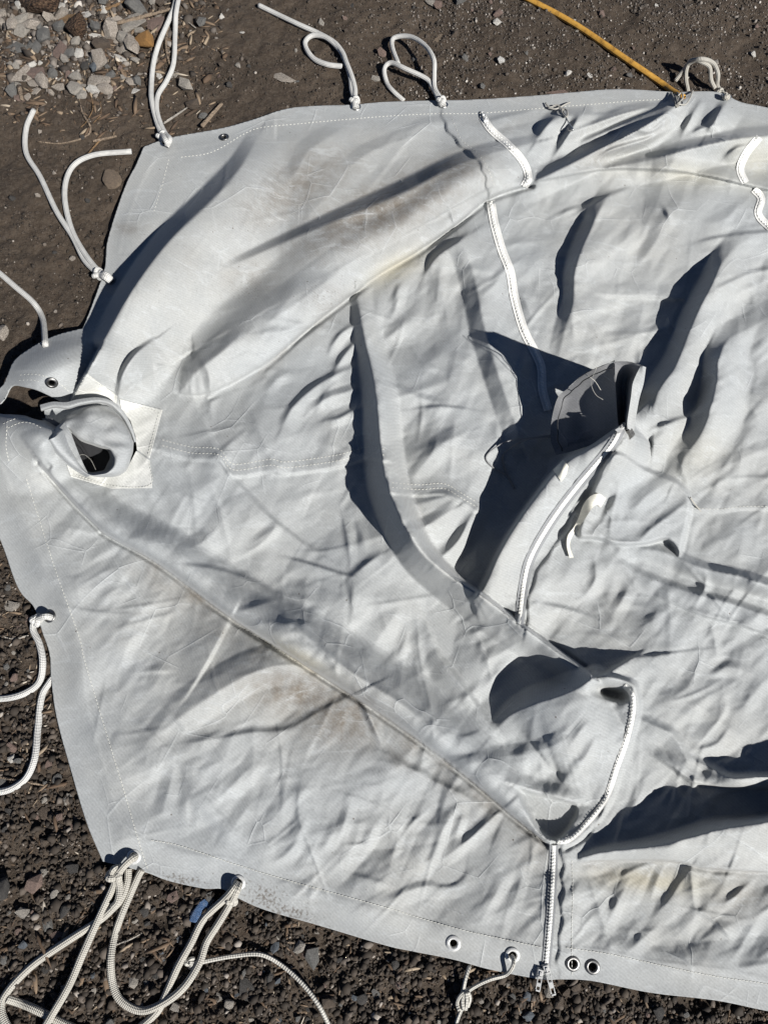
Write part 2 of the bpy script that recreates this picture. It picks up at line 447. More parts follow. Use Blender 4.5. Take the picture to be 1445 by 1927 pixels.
# --- two shaded ridges at the right
R([(1228, 812, 18), (1234, 745, 36), (1270, 689, 42), (1292, 633, 48), (1317, 577, 50), (1337, 540, 48), (1357, 498, 38), (1387, 462, 12), (1425, 440, 1)], 28, 80, 'l', 'r')
R([(1270, 900, 4), (1289, 860, 16), (1320, 812, 34), (1337, 764, 46), (1348, 708, 50), (1353, 672, 46), (1374, 636, 30), (1412, 617, 16), (1460, 588, 8), (1560, 540, 2)], 30, 70, 'l', 'r')
R([(1226, 808, 4), (1258, 797, 14), (1294, 785, 3)], 8, 30, 's', 'l')
R([(1290, 790, 2), (1310, 775, 10), (1345, 755, 2)], 7, 16)
R([(1312, 456, 1), (1350, 447, 8), (1400, 440, 10), (1445, 436, 9), (1520, 428, 2)], 5, 46, 's', 'l')
R([(1345, 545, 2), (1375, 530, 8), (1420, 512, 7), (1480, 500, 2)], 8, 40, 's', 'l')
R([(1105, 545, 1), (1150, 556, 5), (1220, 557, 5), (1268, 563, 7)], 30, 8, 'r', 's')
R([(1085, 664, 1), (1150, 645, 6), (1256, 614, 7)], 26, 34, 's', 's')
R([(1290, 400, 1), (1345, 420, 6), (1400, 380, 5), (1420, 350, 1)], 30, 40)
R([(1245, 385, 1), (1256, 400, 5), (1262, 420, 1)], 10, 10, 's', 's')
R([(1200, 500, 1), (1230, 460, 7), (1245, 430, 1)], 20, 26)
R([(1390, 700, 1), (1420, 735, 6), (1470, 770, 2)], 14, 40)
R([(1320, 900, 1), (1380, 870, 6), (1440, 845, 4), (1500, 830, 1)], 16, 40)
def RG(pts, *a, **k): R([(p[0], p[1], p[2] * 1.4) for p in pts], *a, **k)
# --- gathered folds at the upper right
RG([(985, 352, 4), (1040, 325, 22), (1110, 290, 36), (1180, 255, 42), (1240, 222, 40), (1275, 196, 24)], 22, 34, 's', 'l')
RG([(1045, 338, 2), (1150, 314, 16), (1230, 298, 26), (1300, 280, 34), (1380, 262, 36), (1432, 256, 30), (1520, 250, 10)], 20, 44, 's', 'l')
RG([(1010, 340, 3), (1130, 318, 8), (1245, 319, 10), (1330, 330, 12), (1425, 352, 12), (1520, 372, 4)], 30, 4, 'r', 'c')
RG([(1010, 262, 4), (1032, 232, 22), (1060, 218, 20), (1110, 215, 8)], 18, 46, 's', 'l')
RG([(1040, 298, 2), (1064, 262, 16), (1082, 232, 14), (1095, 212, 3)], 12, 26, 's', 'l')
RG([(1090, 268, 2), (1130, 252, 14), (1200, 222, 18), (1262, 196, 16), (1272, 186, 4)], 9, 18, 's', 'l')
RG([(1060, 255, 2), (1120, 232, 10), (1180, 212, 12), (1250, 194, 8)], 7, 16, 's', 'l')
RG([(1285, 250, 2), (1300, 222, 14), (1312, 200, 8)], 12, 16, 's', 's')
RG([(1330, 250, 2), (1345, 225, 18), (1358, 204, 14), (1368, 192, 4)], 14, 40, 's', 'l')
RG([(905, 232, 1), (940, 222, 6), (985, 212, 5), (1010, 206, 1)], 8, 20, 's', 'l')
RG([(1120, 300, 2), (1150, 282, 12), (1215, 262, 14), (1260, 240, 4)], 8, 18, 's', 'l')
RG([(1130, 222, 2), (1170, 206, 9), (1220, 196, 6)], 7, 14, 's', 'l')
RG([(1300, 250, 2), (1322, 240, 10), (1345, 236, 3)], 7, 16, 's', 'l')
RG([(1195, 240, 1), (1225, 246, 8), (1262, 215, 5)], 8, 12, 's', 'l')
RG([(1360, 300, 1), (1385, 280, 8), (1410, 275, 2)], 9, 16, 's', 'l')
# --- hood of the vent, zip fold and its dark side
R([(880, 1130, 2, 8, 50), (906, 1112, 34, 8, 60), (950, 1020, 62, 8, 75), (1008, 934, 84, 9, 85), (1062, 872, 100, 10, 92), (1120, 838, 116, 12, 104), (1165, 806, 124, 18, 100), (1182, 790, 60, 20, 60)], 8, 100, 'c', 'r')
plateau(seg((1150, 850), (1215, 878), (1278, 904), (1303, 945), (1292, 1010), (1279, 1050), (1254, 1020), (1219, 1027), (1166, 1029), (1124, 1018), (1084, 1009), (1100, 950)), 24, 9)
R([(1146, 1020, 1), (1150, 970, 7), (1163, 924, 7), (1170, 880, 1)], 18, 26, 's', 's')
R([(1200, 1020, 2), (1225, 995, 10), (1262, 968, 8), (1298, 940, 3)], 16, 26, 's', 'l')
R([(1190, 960, 1), (1215, 935, 6), (1260, 905, 2)], 18, 22)
dome(985, 900, 90, 130, -22, 20)
# --- folds at the right, below the vent
R([(1115, 1022, 3), (1236, 1036, 16), (1320, 1068, 28), (1400, 1086, 34), (1450, 1102, 40), (1700, 1165, 34)], 13, 30, 'l', 'r')
R([(1130, 1035, 2), (1200, 1078, 10), (1290, 1112, 18), (1380, 1137, 20), (1450, 1160, 22), (1700, 1230, 18)], 10, 28, 'l', 'r')
R([(1205, 1108, 1), (1260, 1132, 7), (1326, 1158, 13), (1400, 1177, 16), (1450, 1193, 16), (1700, 1262, 14)], 30, 4, 'r', 'c')
R([(1172, 1239, 1), (1230, 1234, 7), (1318, 1222, 2)], 5, 70, 's', 'l')
R([(1130, 1282, 1), (1160, 1258, 5), (1182, 1238, 3)], 26, 30, 's', 's')
R([(1350, 1245, 1), (1346, 1210, 6), (1337, 1175, 2)], 20, 12, 's', 's')
R([(1290, 1300, 1), (1310, 1262, 5), (1322, 1225, 2)], 22, 16, 's', 's')
R([(1010, 1135, 2), (1050, 1143, 8), (1085, 1152, 6), (1120, 1164, 2)], 8, 40, 's', 'l')
R([(1015, 1225, 1), (1050, 1190, 8), (1075, 1160, 4)], 22, 40)
R([(1095, 1130, 1), (1120, 1090, 7), (1118, 1050, 2)], 16, 16, 's', 's')
R([(1150, 1160, 1), (1170, 1130, 7), (1185, 1100, 2)], 14, 20)
R([(1305, 1145, 1), (1325, 1110, 8), (1328, 1085, 3)], 22, 12, 's', 's')
R([(1340, 1275, 1), (1365, 1256, 6), (1400, 1262, 3)], 12, 20)
R([(1300, 1415, 1), (1360, 1345, 6), (1362, 1305, 2)], 30, 8, 's', 's')
R([(1300, 1412, 1), (1345, 1402, 5), (1372, 1370, 2)], 10, 16, 's', 's')
R([(1440, 1300, 1), (1420, 1270, 5), (1380, 1230, 1)], 20, 30)
# --- cupped lapel with the zip rim
R([(925, 1384, 2, 14, 60), (960, 1346, 22, 24, 110), (1000, 1326, 44, 34, 150), (1045, 1312, 54, 36, 230), (1088, 1294, 54, 36, 230), (1120, 1276, 34, 26, 120)], 40, 140, 'l', 'r')
R([(1042, 1592, 6, 24, 5), (1078, 1586, 8, 40, 7), (1112, 1555, 8, 50, 8), (1146, 1510, 8, 60, 8), (1166, 1450, 8, 60, 8), (1186, 1390, 11, 60, 8), (1199, 1340, 20, 54, 8), (1197, 1304, 32, 26, 8), (1182, 1284, 32, 16, 10), (1120, 1270, 14, 18, 10)], 90, 14, 'r', 'c')
dome(1146, 1304, 46, 17, -52, 14)
R([(985, 1182, 14, 40, 6), (1050, 1230, 20, 40, 6), (1110, 1272, 24, 40, 6)][::-1], 6, 30, 'c', 'r')
R([(945, 1402, 3), (916, 1356, 14), (861, 1280, 17), (825, 1231, 14), (796, 1158, 3)], 44, 10, 'r', 's')
R([(815, 1400, 1), (812, 1335, 6), (791, 1243, 6), (785, 1160, 2)], 30, 14, 's', 's')
R([(880, 1440, 2), (940, 1425, 7), (1000, 1418, 9), (1050, 1400, 8), (1085, 1375, 2)], 24, 40)
R([(900, 1250, 2), (950, 1225, 10), (990, 1200, 8)], 20, 26)
plateau(seg((972, 1484), (1020, 1497), (1066, 1508), (1084, 1516), (1084, 1536), (1062, 1572), (1040, 1584), (1004, 1556)), -38, 9)
R([(968, 1478, 6), (1010, 1490, 14), (1055, 1503, 18), (1085, 1510, 10)], 30, 4, 'r', 'c')
R([(1070, 1470, 1), (1105, 1420, 8), (1120, 1390, 3)], 20, 16, 's', 's')
# --- lower right rolls and the dark pocket
R([(1195, 1350, 4), (1240, 1370, 14), (1268, 1385, 16), (1290, 1425, 14), (1308, 1470, 10)], 16, 30, 's', 'l')
R([(1225, 1420, 3), (1260, 1440, 12), (1308, 1472, 14), (1390, 1480, 16), (1450, 1486, 20), (1700, 1500, 20)], 26, 4, 'r', 'c')
R([(1290, 1424, 2), (1330, 1442, 16), (1375, 1463, 32), (1450, 1462, 44), (1600, 1470, 46), (1900, 1500, 30)], 13, 26, 's', 'l')
R([(1096, 1614, 8, 10, 14), (1130, 1604, 18, 12, 16), (1195, 1596, 30, 16, 24), (1267, 1584, 46, 20, 44), (1348, 1562, 62, 26, 74), (1445, 1546, 76, 30, 96), (1700, 1515, 90, 44, 130), (2000, 1500, 70, 50, 150)], 40, 60, 'l', 'r')
R([(1100, 1619, 6), (1243, 1617, 14), (1303, 1626, 16), (1341, 1633, 18), (1445, 1640, 20), (1700, 1670, 20)], 40, 4, 'r', 'c')
dome(1420, 1515, 120, 38, -30, -8)
R([(1310, 1540, 1), (1345, 1520, 6), (1360, 1500, 1)], 14, 20)
# --- bottom right panel
R([(1308, 1712, 1), (1304, 1680, 8), (1299, 1634, 4)], 22, 14, 's', 's')
R([(1228, 1728, 1), (1260, 1690, 8), (1297, 1636, 4)], 20, 40, 's', 'l')
R([(1360, 1704, 1), (1390, 1680, 8), (1418, 1655, 2)], 12, 18, 's', 's')
R([(1305, 1710, 1), (1340, 1730, 8), (1365, 1752, 9), (1375, 1765, 1)], 18, 10, 's', 's')
R([(1150, 1790, 1), (1130, 1720, 6), (1110, 1660, 5), (1100, 1625, 1)], 24, 20, 's', 'l')
R([(1220, 1700, 1), (1235, 1660, 7), (1250, 1625, 3)], 14, 26)
# --- lower left panel
R([(305, 1375, 2), (390, 1316, 13), (470, 1270, 20), (540, 1252, 20), (605, 1262, 8)], 46, 36)
R([(345, 1318, 1), (387, 1252, 8), (431, 1170, 6)], 60, 4, 'r', 'c')
R([(325, 1402, 1), (400, 1392, 5), (470, 1379, 7), (540, 1373, 6), (600, 1340, 6), (655, 1312, 6)], 14, 100, 's', 'l')
R([(718, 1400, 2), (706, 1372, 10), (690, 1338, 14), (668, 1306, 6)], 12, 14, 's', 's')
R([(726, 1418, 3), (800, 1462, 7), (877, 1500, 6), (930, 1540, 1)], 14, 26, 's', 'l')
R([(828, 1620, 1), (870, 1590, 8), (910, 1556, 11), (946, 1522, 5)], 20, 22, 's', 's')
R([(820, 1600, 1), (835, 1560, 6), (860, 1520, 3)], 18, 14, 's', 's')
R([(410, 1500, 1), (470, 1460, 6), (500, 1420, 2)], 30, 40)
R([(345, 1470, 1), (400, 1520, 5), (455, 1590, 2)], 20, 26)
R([(520, 1600, 1), (560, 1570, 5), (580, 1520, 1)], 22, 30)
R([(620, 1640, 1), (660, 1600, 6), (680, 1540, 1)], 22, 30)
R([(720, 1700, 1), (790, 1670, 6), (850, 1668, 4), (890, 1640, 1)], 12, 24)
R([(250, 1330, 1), (290, 1290, 6), (320, 1240, 2)], 30, 40)
R([(130, 1120, 1), (190, 1080, 7), (240, 1060, 1)], 22, 34)
R([(180, 1230, 1), (230, 1180, 6), (300, 1120, 4), (330, 1090, 1)], 34, 44)
# --- upper left flat part
R([(560, 300, 1), (600, 270, 6), (650, 240, 2)], 24, 34)
R([(640, 330, 1), (690, 290, 6), (760, 262, 5), (830, 248, 1)], 20, 34)
R([(530, 350, 1), (560, 320, 5), (580, 280, 1)], 22, 26)
R([(760, 250, 1), (800, 232, 5), (850, 228, 4), (885, 240, 1)], 12, 20)

R([(-20, 778, 16), (24, 788, 44), (60, 796, 56), (95, 812, 46), (122, 832, 12)], 12, 70, 'r', 'r')
R([(70, 868, -14), (100, 905, -40), (140, 950, -40), (175, 985, -26), (192, 1003, -4)], 5, 6, 'l', 'l')
# straight tension folds seen across the panels
for a_, b_, h_, wl_, wr_ in (((468, 1028), (518, 994), 7, 12, 16), ((662, 1065), (652, 968), 8, 14, 12), ((690, 1040), (668, 975), 6, 12, 14), ((403, 1053), (515, 1118), 6, 12, 22), ((431, 1159), (518, 1131), 7, 10, 22),
        ((499, 1174), (590, 1176), 7, 8, 26), ((700, 1282), (590, 1180), 8, 24, 12), ((418, 1072), (366, 970), 8, 20, 14), ((353, 963), (281, 866), 9, 22, 18), ((300, 960), (262, 905), 6, 16, 16),
        ((733, 578), (756, 530), 9, 9, 15), ((719, 646), (776, 592), 8, 14, 22), ((700, 640), (712, 560), 6, 10, 14), ((815, 610), (828, 500), 7, 20, 16), ((846, 640), (826, 520), 6, 16, 20), ((780, 700), (842, 660), 5, 22, 26),
        ((397, 1518), (486, 1430), 9, 20, 26), ((450, 1591), (346, 1487), 7, 24, 20), ((634, 1588), (660, 1506), 8, 14, 16), ((604, 1610), (640, 1540), 6, 14, 18), ((683, 1612), (704, 1550), 8, 14, 14), ((730, 1640), (752, 1560), 6, 16, 14),
        ((852, 1598), (874, 1512), 8, 16, 12), ((806, 1640), (838, 1560), 6, 14, 12), ((560, 1650), (598, 1580), 6, 16, 18), ((500, 1560), (560, 1480), 6, 22, 24), ((960, 1720), (990, 1620), 6, 14, 16), ((900, 1740), (950, 1650), 6, 16, 18),
        ((160, 1060), (260, 1010), 6, 20, 24), ((210, 1290), (262, 1160), 7, 26, 24), ((260, 1420), (330, 1330), 7, 20, 22), ((300, 1540), (330, 1440), 6, 20, 20), ((180, 1130), (240, 1100), 5, 14, 20),
        ((1120, 760), (1180, 640), 6, 26, 26), ((1140, 480), (1215, 420), 8, 16, 26), ((1160, 540), (1190, 430), 6, 20, 20), ((1225, 440), (1280, 380), 7, 16, 24), ((1370, 560), (1440, 530), 7, 10, 26), ((1400, 680), (1450, 640), 8, 14, 22),
        ((1330, 920), (1420, 800), 7, 24, 26), ((1380, 930), (1400, 820), 6, 16, 16), ((1200, 900), (1240, 870), 6, 12, 14), ((1190, 1190), (1260, 1150), 7, 14, 24), ((1240, 1330), (1330, 1270), 7, 18, 26), ((1200, 1330), (1240, 1270), 7, 14, 18),
        ((1380, 1350), (1440, 1280), 7, 18, 20), ((1230, 1530), (1290, 1440), 8, 14, 18), ((1170, 1560), (1215, 1470), 7, 14, 16), ((1260, 1530), (1275, 1470), 6, 8, 12), ((1140, 1740), (1190, 1640), 7, 16, 18), ((1170, 1800), (1240, 1740), 6, 14, 22), ((1380, 1800), (1430, 1720), 7, 14, 18),
        ((870, 1200), (930, 1180), 7, 10, 18), ((905, 1300), (960, 1240), 8, 14, 14), ((860, 1330), (900, 1290), 6, 12, 12), ((1060, 1420), (1110, 1350), 8, 14, 22), ((700, 1220), (760, 1130), 6, 26, 24), ((740, 1260), (770, 1180), 5, 16, 18),
        ((560, 430), (640, 340), 5, 22, 26), ((330, 560), (420, 470), 5, 26, 30), ((500, 620), (560, 540), 5, 22, 22), ((380, 600), (470, 570), 5, 18, 24)):
    mx, my = (a_[0] + b_[0]) / 2, (a_[1] + b_[1]) / 2
    R([(a_[0], a_[1], .3), (mx + 2, my - 2, h_ * .72), (b_[0], b_[1], .8)], wl_, wr_, 'l', 'l', n=4)
for e_ in ([(190, 1002), (300, 1064), (420, 1155), (520, 1220), (640, 1297), (760, 1377), (880, 1467), (960, 1535), (1030, 1590)],
           [(396, 748), (487, 700), (579, 622), (671, 551), (720, 515), (790, 473), (860, 424), (922, 376), (1000, 350)],
           [(905, 1116), (1000, 1186), (1100, 1258)][::-1]):
    R([(x, y, -16) for x, y in e_], 3, 7, 'c', 'l')
# --- fine crumple: many short random creases, mostly running up to the right
calm = sstep(40, 120, D) * (0.35 + 0.65 * sstep(0, 1, 0.5 + 0.9 * gnoise(X / 240 + 9, Y / 240, 77)))
upper = (X * 0.55 + Y < 860) & (X < 930)
calm = np.where(upper, calm * 0.35, calm)
for k in range(330):      # long faint creases left by folding
    x0 = rng.uniform(60, 1800 if k % 5 == 0 else 1470); y0 = rng.uniform(230, 1860)
    ca = float(bilin(gx, gy, calm, x0, y0))
    if ca < 0.04: continue
    if x0 > 980 and y0 < 440: continue
    th = rng.uniform(0, math.pi); L = rng.uniform(60, 210)
    dx, dy = math.cos(th) * L, -math.sin(th) * L
    R([(x0 - dx / 2, y0 - dy / 2, 0.1), (x0 + rng.normal(0, 5), y0 + rng.normal(0, 5), rng.uniform(.9, 2.8) * (.4 + ca)), (x0 + dx / 2, y0 + dy / 2, 0.1)], rng.uniform(4, 16), rng.uniform(4, 16), 'l', 's', n=4)
for k in range(90):
    x0 = rng.uniform(60, 1800 if k % 4 == 0 else 1470); y0 = rng.uniform(230, 1860)
    ca = float(bilin(gx, gy, calm, x0, y0))
    if ca < 0.05: continue
    th = rng.normal(math.radians(40), 0.7); L = rng.uniform(30, 120)
    dx, dy = math.cos(th) * L, -math.sin(th) * L
    bend = rng.normal(0, 0.10) * L
    h = rng.gamma(2.0, 0.95) * (0.35 + ca) * (L / 50) ** 0.5
    h = min(h, 3.6)
    R([(x0 - dx / 2, y0 - dy / 2, 0.1), (x0 - dx * .1 + bend * math.sin(th), y0 - dy * .1 + bend * math.cos(th), h), (x0 + dx / 2, y0 + dy / 2, 0.1)],
      rng.uniform(4, 12), rng.uniform(16, 44), 's' if rng.random() < .6 else 'l', 's' if rng.random() < .4 else 'r', n=4)
def crease(sx, sy, ang, seed, amp, warp=0.35):
    a = math.radians(ang); ca_, sa_ = math.cos(a), math.sin(a)
    u = (X * ca_ - Y * sa_) / sx; v = (X * sa_ + Y * ca_) / sy
    u2 = u + warp * gnoise(u * .9 + 3, v * .9, seed + 1); v2 = v + warp * gnoise(u * .9, v * .9 + 7, seed + 2)
    return amp * (np.abs(gnoise(u2, v2, seed)) - 0.2)
def facets(sp, amp, seed, ang, stretch=1.0):
    """crumple made of flat facets meeting in straight creases (an irregular triangle net)"""
    r = np.random.default_rng(seed)
    a = math.radians(ang); ca_, sa_ = math.cos(a), math.sin(a)
    wxx = X + 10 * gnoise(X / 150, Y / 150, seed + 5); wyy = Y + 10 * gnoise(X / 150, Y / 150, seed + 6)
    u = (wxx * ca_ - wyy * sa_) / (sp * stretch); v = (wxx * sa_ + wyy * ca_) / sp
    iu, iv = np.floor(u).astype(int), np.floor(v).astype(int)
    out = np.full(X.shape, np.nan)
    J = 0.25
    def node(a_, b_):
        return a_ + 0.5 + (hash2(a_, b_, seed) - .5) * 2 * J, b_ + 0.5 + (hash2(a_, b_, seed + 1) - .5) * 2 * J, (hash2(a_, b_, seed + 2) - .5) * 2
    for da in (-1, 0, 1):
        for db in (-1, 0, 1):
            a0, b0 = iu + da, iv + db
            n00 = node(a0, b0); n10 = node(a0 + 1, b0); n01 = node(a0, b0 + 1); n11 = node(a0 + 1, b0 + 1)
            flip = hash2(a0, b0, seed + 3) > .5
            for tri in (0, 1):
                A_ = n00; B_ = n11
                C_ = n10 if tri == 0 else n01
                A2, B2 = n10, n01
                C2 = n00 if tri == 0 else n11
                Ax, Ay, Ah = [np.where(flip, p_, q_) for p_, q_ in zip(A_, A2)]
                Bx, By, Bh = [np.where(flip, p_, q_) for p_, q_ in zip(B_, B2)]
                Cx, Cy, Ch = [np.where(flip, p_, q_) for p_, q_ in zip(C_, C2)]
                det = (By - Cy) * (Ax - Cx) + (Cx - Bx) * (Ay - Cy)
                l1 = ((By - Cy) * (u - Cx) + (Cx - Bx) * (v - Cy)) / det
                l2 = ((Cy - Ay) * (u - Cx) + (Ax - Cx) * (v - Cy)) / det
                l3 = 1 - l1 - l2
                m_ = (l1 >= -1e-6) & (l2 >= -1e-6) & (l3 >= -1e-6)
                out = np.where(m_, l1 * Ah + l2 * Bh + l3 * Ch, out)
    return np.nan_to_num(out) * amp
def blur(A, n=1):
    for _ in range(n):
        B = A.copy()
        B[1:-1, 1:-1] = (A[1:-1, 1:-1] * 4 + A[:-2, 1:-1] + A[2:, 1:-1] + A[1:-1, :-2] + A[1:-1, 2:]) / 8
        A = B
    return A
H += calm * (crease(190, 100, 45, 301, -7) + crease(110, 70, 30, 311, 3))
hemk = 0.22 + 0.78 * sstep(30, 95, D)
up_ = np.where(upper, .35, 1.0) * (1 + 0.28 * sstep(640, 900, X) * sstep(300, 420, Y))
H += facets(150, 11.0, 700, 40, 1.8) * hemk * up_ + facets(84, 4.2, 760, 55, 2.0) * hemk * (0.45 + 0.55 * calm) * up_ + facets(46, 3.7, 720, 28, 2.1) * (0.35 + 0.65 * calm) * hemk * up_ + facets(25, 2.3, 740, 50, 2.1) * (0.2 + 0.8 * calm) * up_ + facets(13, 0.95, 780, 35, 1.5) * (0.15 + 0.85 * calm) * up_

# --- hems, overlapping seams and storm flaps (small steps)
def flapline(pts, h, wl, wr):
    R([(x, y, h) for x, y in pts], wl, wr, 'c', 'r')
wav = lambda pts, amp, per: [(x + amp * math.sin(i * per), y + amp * .3 * math.cos(i * per)) for i, (x, y) in enumerate(catmull(pts, 7))]
flap_top = wav([(920, 372), (914, 335), (900, 302), (870, 276), (842, 242), (830, 208)], 2.4, 1.1)
flap_bot = wav([(1053, 1838), (1050, 1800), (1056, 1750), (1059, 1690), (1060, 1640), (1057, 1592)], 2.6, 0.9)
flap_mid = wav([(990, 1185), (1000, 1112), (1022, 1060), (1060, 1008), (1088, 958), (1132, 900), (1165, 836)], 2.2, 0.9)
flap_cup = wav([(1076, 1597), (1104, 1580), (1128, 1540), (1142, 1500)], 1.2, 0.9)
R([(x, y, 6.5) for x, y in flap_top], 2.6, 46, 'c', 'r', n=1)
R([(x, y, 4.6) for x, y in flap_bot], 2.6, 60, 'c', 'r', n=1)
R([(x, y, 4.6) for x, y in flap_mid], 2.6, 44, 'c', 'r', n=1)
R([(x, y, 4.0) for x, y in flap_cup], 2.6, 30, 'c', 'r', n=1)
seam_a = [(304, 850), (360, 864), (412, 868), (440, 896), (509, 887), (539, 892), (634, 879), (691, 864), (722, 868)]
seam_b = [(736, 928), (790, 932), (835, 930), (868, 948), (892, 962)]
seam_c = [(1304, 960), (1350, 962), (1400, 957), (1460, 957), (1600, 958), (1900, 962)]
for s_, h_ in ((seam_a, 5.5), (seam_b, 5.0), (seam_c, 4.0)):
    R([(x, y, h_) for x, y in s_], 34, 3, 'r', 'c')
# hem: doubled cloth, a small step 34 px in from the edge
hem_in = np.where(Y < 480, 26.0, 62.0)
H += 0.9 * (1 - sstep(hem_in - 2, hem_in + 3, D))
# settle the free edge on the ground, with the slack the photo shows
edge_lift = 7 + 5 * gnoise(X / 120, Y / 120, 91)
w_edge = sstep(0, np.where((X < 520) & (Y < 700), 34, 60), D)
free = np.ones_like(H)
free *= 1 - 0.95 * np.exp(-(((X - 70) / 150) ** 2 + ((Y - 720) / 190) ** 2))
free *= 1 - 0.6 * np.exp(-(((X - 1340) / 120) ** 2 + ((Y - 210) / 60) ** 2))
H = H * (1 - free * (1 - w_edge) * 0.85) + edge_lift * free * (1 - w_edge) * 0.85
H = np.maximum(H, 4.0)
# soften the sharpest steps by one cell
H = blur(H)
Hs = blur(H, 14)
def Hsm(x, y): return bilin(gx, gy, Hs, x, y) / 1000.0
def Hat(x, y): return bilin(gx, gy, H, x, y) / 1000.0

# ------------------------------------------------------------------ grommet positions (photo px), ring look, half width in m
GROMMETS = [(312, 270, 'metal'), (422, 259, 'metal_dark'), (209, 528, 'metal_dark'), (98, 720, 'metal_dark'), (95, 1160, 'metal_dark'), (253, 1612, 'metal_white'), (449, 1661, 'metal_white'), (853, 1775, 'metal_white'), (964, 1797, 'metal_white'), (1077, 1813, 'metal_dark'), (1114, 1819, 'metal_dark'), (670, 202, 'metal'), (834, 198, 'metal'), (1366, 182, 'metal')]
def local_frame(px, py, e=5):
    z = Hat(px, py)
    p0 = Vector(P(px, py, z)); pu = Vector(P(px + e, py, Hat(px + e, py))); pv = Vector(P(px, py + e, Hat(px, py + e)))
    u = (pu - p0); v = (pv - p0)
    n = v.cross(u).normalized()
    if n.z < 0: n = -n
    u.normalize()
    return p0, u, n.cross(u).normalized(), n

# ------------------------------------------------------------------ sheet builder: grid cells inside an outline, rim vertices snapped to it
def sheet_mesh(name, gxa, gya, Z, outline, holes, mat, parent, rim=0.0022):
    Xg, Yg = np.meshgrid(gxa, gya)
    sd = poly_fast(outline, Xg, Yg)
    ins = sd
    for h in holes:
        sl_ = (slice(*np.searchsorted(gya, [h[:, 1].min() - 6, h[:, 1].max() + 6])), slice(*np.searchsorted(gxa, [h[:, 0].min() - 6, h[:, 0].max() + 6])))
        hin = poly_sdf(h, Xg[sl_], Yg[sl_]) < 0
        ins[sl_] &= ~hin
    ny, nx = ins.shape
    keep = ins[:-1, :-1] | ins[1:, :-1] | ins[:-1, 1:] | ins[1:, 1:]
    idx = np.arange(nx * ny).reshape(ny, nx)
    quads = np.stack([idx[1:, :-1][keep], idx[1:, 1:][keep], idx[:-1, 1:][keep], idx[:-1, :-1][keep]], -1)
    used = np.zeros(nx * ny, bool); used[quads.ravel()] = True
    xs, ys = Xg.ravel().copy(), Yg.ravel().copy()
    snap = used & ~ins.ravel()
    loops = [outline] + list(holes)
    sx, sy = xs[snap], ys[snap]
    best = np.full(len(sx), 1e12); bx, by = sx.copy(), sy.copy()
    for lp in loops:
        for i in range(len(lp)):
            ax, ay = lp[i]; cx_, cy_ = lp[(i + 1) % len(lp)]
            m = (np.abs(sx - (ax + cx_) / 2) < 40 + abs(ax - cx_)) & (np.abs(sy - (ay + cy_) / 2) < 40 + abs(ay - cy_))
            if not m.any(): continue
            dx, dy = cx_ - ax, cy_ - ay
            t = np.clip(((sx - ax) * dx + (sy - ay) * dy) / (dx * dx + dy * dy + 1e-9), 0, 1)
            qx, qy = ax + t * dx, ay + t * dy
            d2 = (sx - qx) ** 2 + (sy - qy) ** 2
            mm = m & (d2 < best)
            best[mm] = d2[mm]; bx[mm] = qx[mm]; by[mm] = qy[mm]
    xs[snap], ys[snap] = bx, by
    z = Z(xs[used], ys[used])
    V = P(xs[used], ys[used], z)
    remap = -np.ones(nx * ny, np.int64); remap[used] = np.arange(used.sum())
    F = remap[quads]
    # turned-down rim so the cloth shows an edge
    if rim:
        e = np.concatenate([F[:, [0, 1]], F[:, [1, 2]], F[:, [2, 3]], F[:, [3, 0]]])
        key = np.sort(e, 1); kk = key[:, 0] * (len(V) + 1) + key[:, 1]
        u, inv, cnt = np.unique(kk, return_inverse=True, return_counts=True)
        be = e[cnt[inv] == 1]
        bv = np.unique(be)
        low = {int(v): len(V) + i for i, v in enumerate(bv)}
        W = V[bv].copy(); W[:, 2] -= rim
        F2 = np.array([[b, a, low[int(a)], low[int(b)]] for a, b in be])
        V = np.concatenate([V, W]); F = np.concatenate([F, F2])
        uvp = np.concatenate([np.stack([xs[used], ys[used]], -1), np.stack([xs[used], ys[used]], -1)[bv]])
    else:
        uvp = np.stack([xs[used], ys[used]], -1)
    o = link_mesh(name, V, F, mat, parent, True, None, True)
    return o, uvp
def poly_fast(poly, x, y):
    p = np.asarray(poly, float); ins = np.zeros(x.shape, bool)
    for i in range(len(p)):
        ax, ay = p[i]; bx, by = p[(i + 1) % len(p)]
        if ay == by: continue
        # only the rows this edge spans
        r0, r1 = np.searchsorted(y[:, 0], [min(ay, by), max(ay, by)])
        if r0 >= r1: continue
        ys = y[r0:r1, :]; xs = x[r0:r1, :]
        cr = (ay > ys) != (by > ys)
        ins[r0:r1] ^= cr & (xs < (bx - ax) * (ys - ay) / (by - ay) + ax)
    return ins
def circle_px(px, py, r):
    """outline, in photo px, of a hole of radius r (m) lying in the cloth"""
    p0, u, v, n = local_frame(px, py)
    out = []
    for k in range(14):
        a = k / 14 * 2 * math.pi
        q = p0 + u * (r * math.cos(a)) + v * (r * math.sin(a))
        out.append(Q(q.x, q.y, q.z))
    return np.array(out)

cover = bpy.data.objects.new('canvas_cover', None)
cover.location = (0, 0, 0)
cover.empty_display_size = 0.1
col.objects.link(cover)
tag(cover, 'crumpled pale grey canvas boat cover spread over the dark soil', 'canvas cover')
GR_IN, GR_OUT = 0.0052, 0.0100
holes = [gap] + [circle_px(x, y, GR_IN + 0.001) for x, y, _ in GROMMETS]
collar_hole = np.array(seg((132, 816), (150, 782), (190, 764), (222, 769), (247, 793), (259, 826), (257, 852), (240, 884), (207, 895), (168, 889), (142, 862)))
holes.append(catmull(collar_hole, 4, True))
panel, uvp = sheet_mesh('canvas_panel', gx, gy, Hat, OUT, holes, M['canvas'], cover)
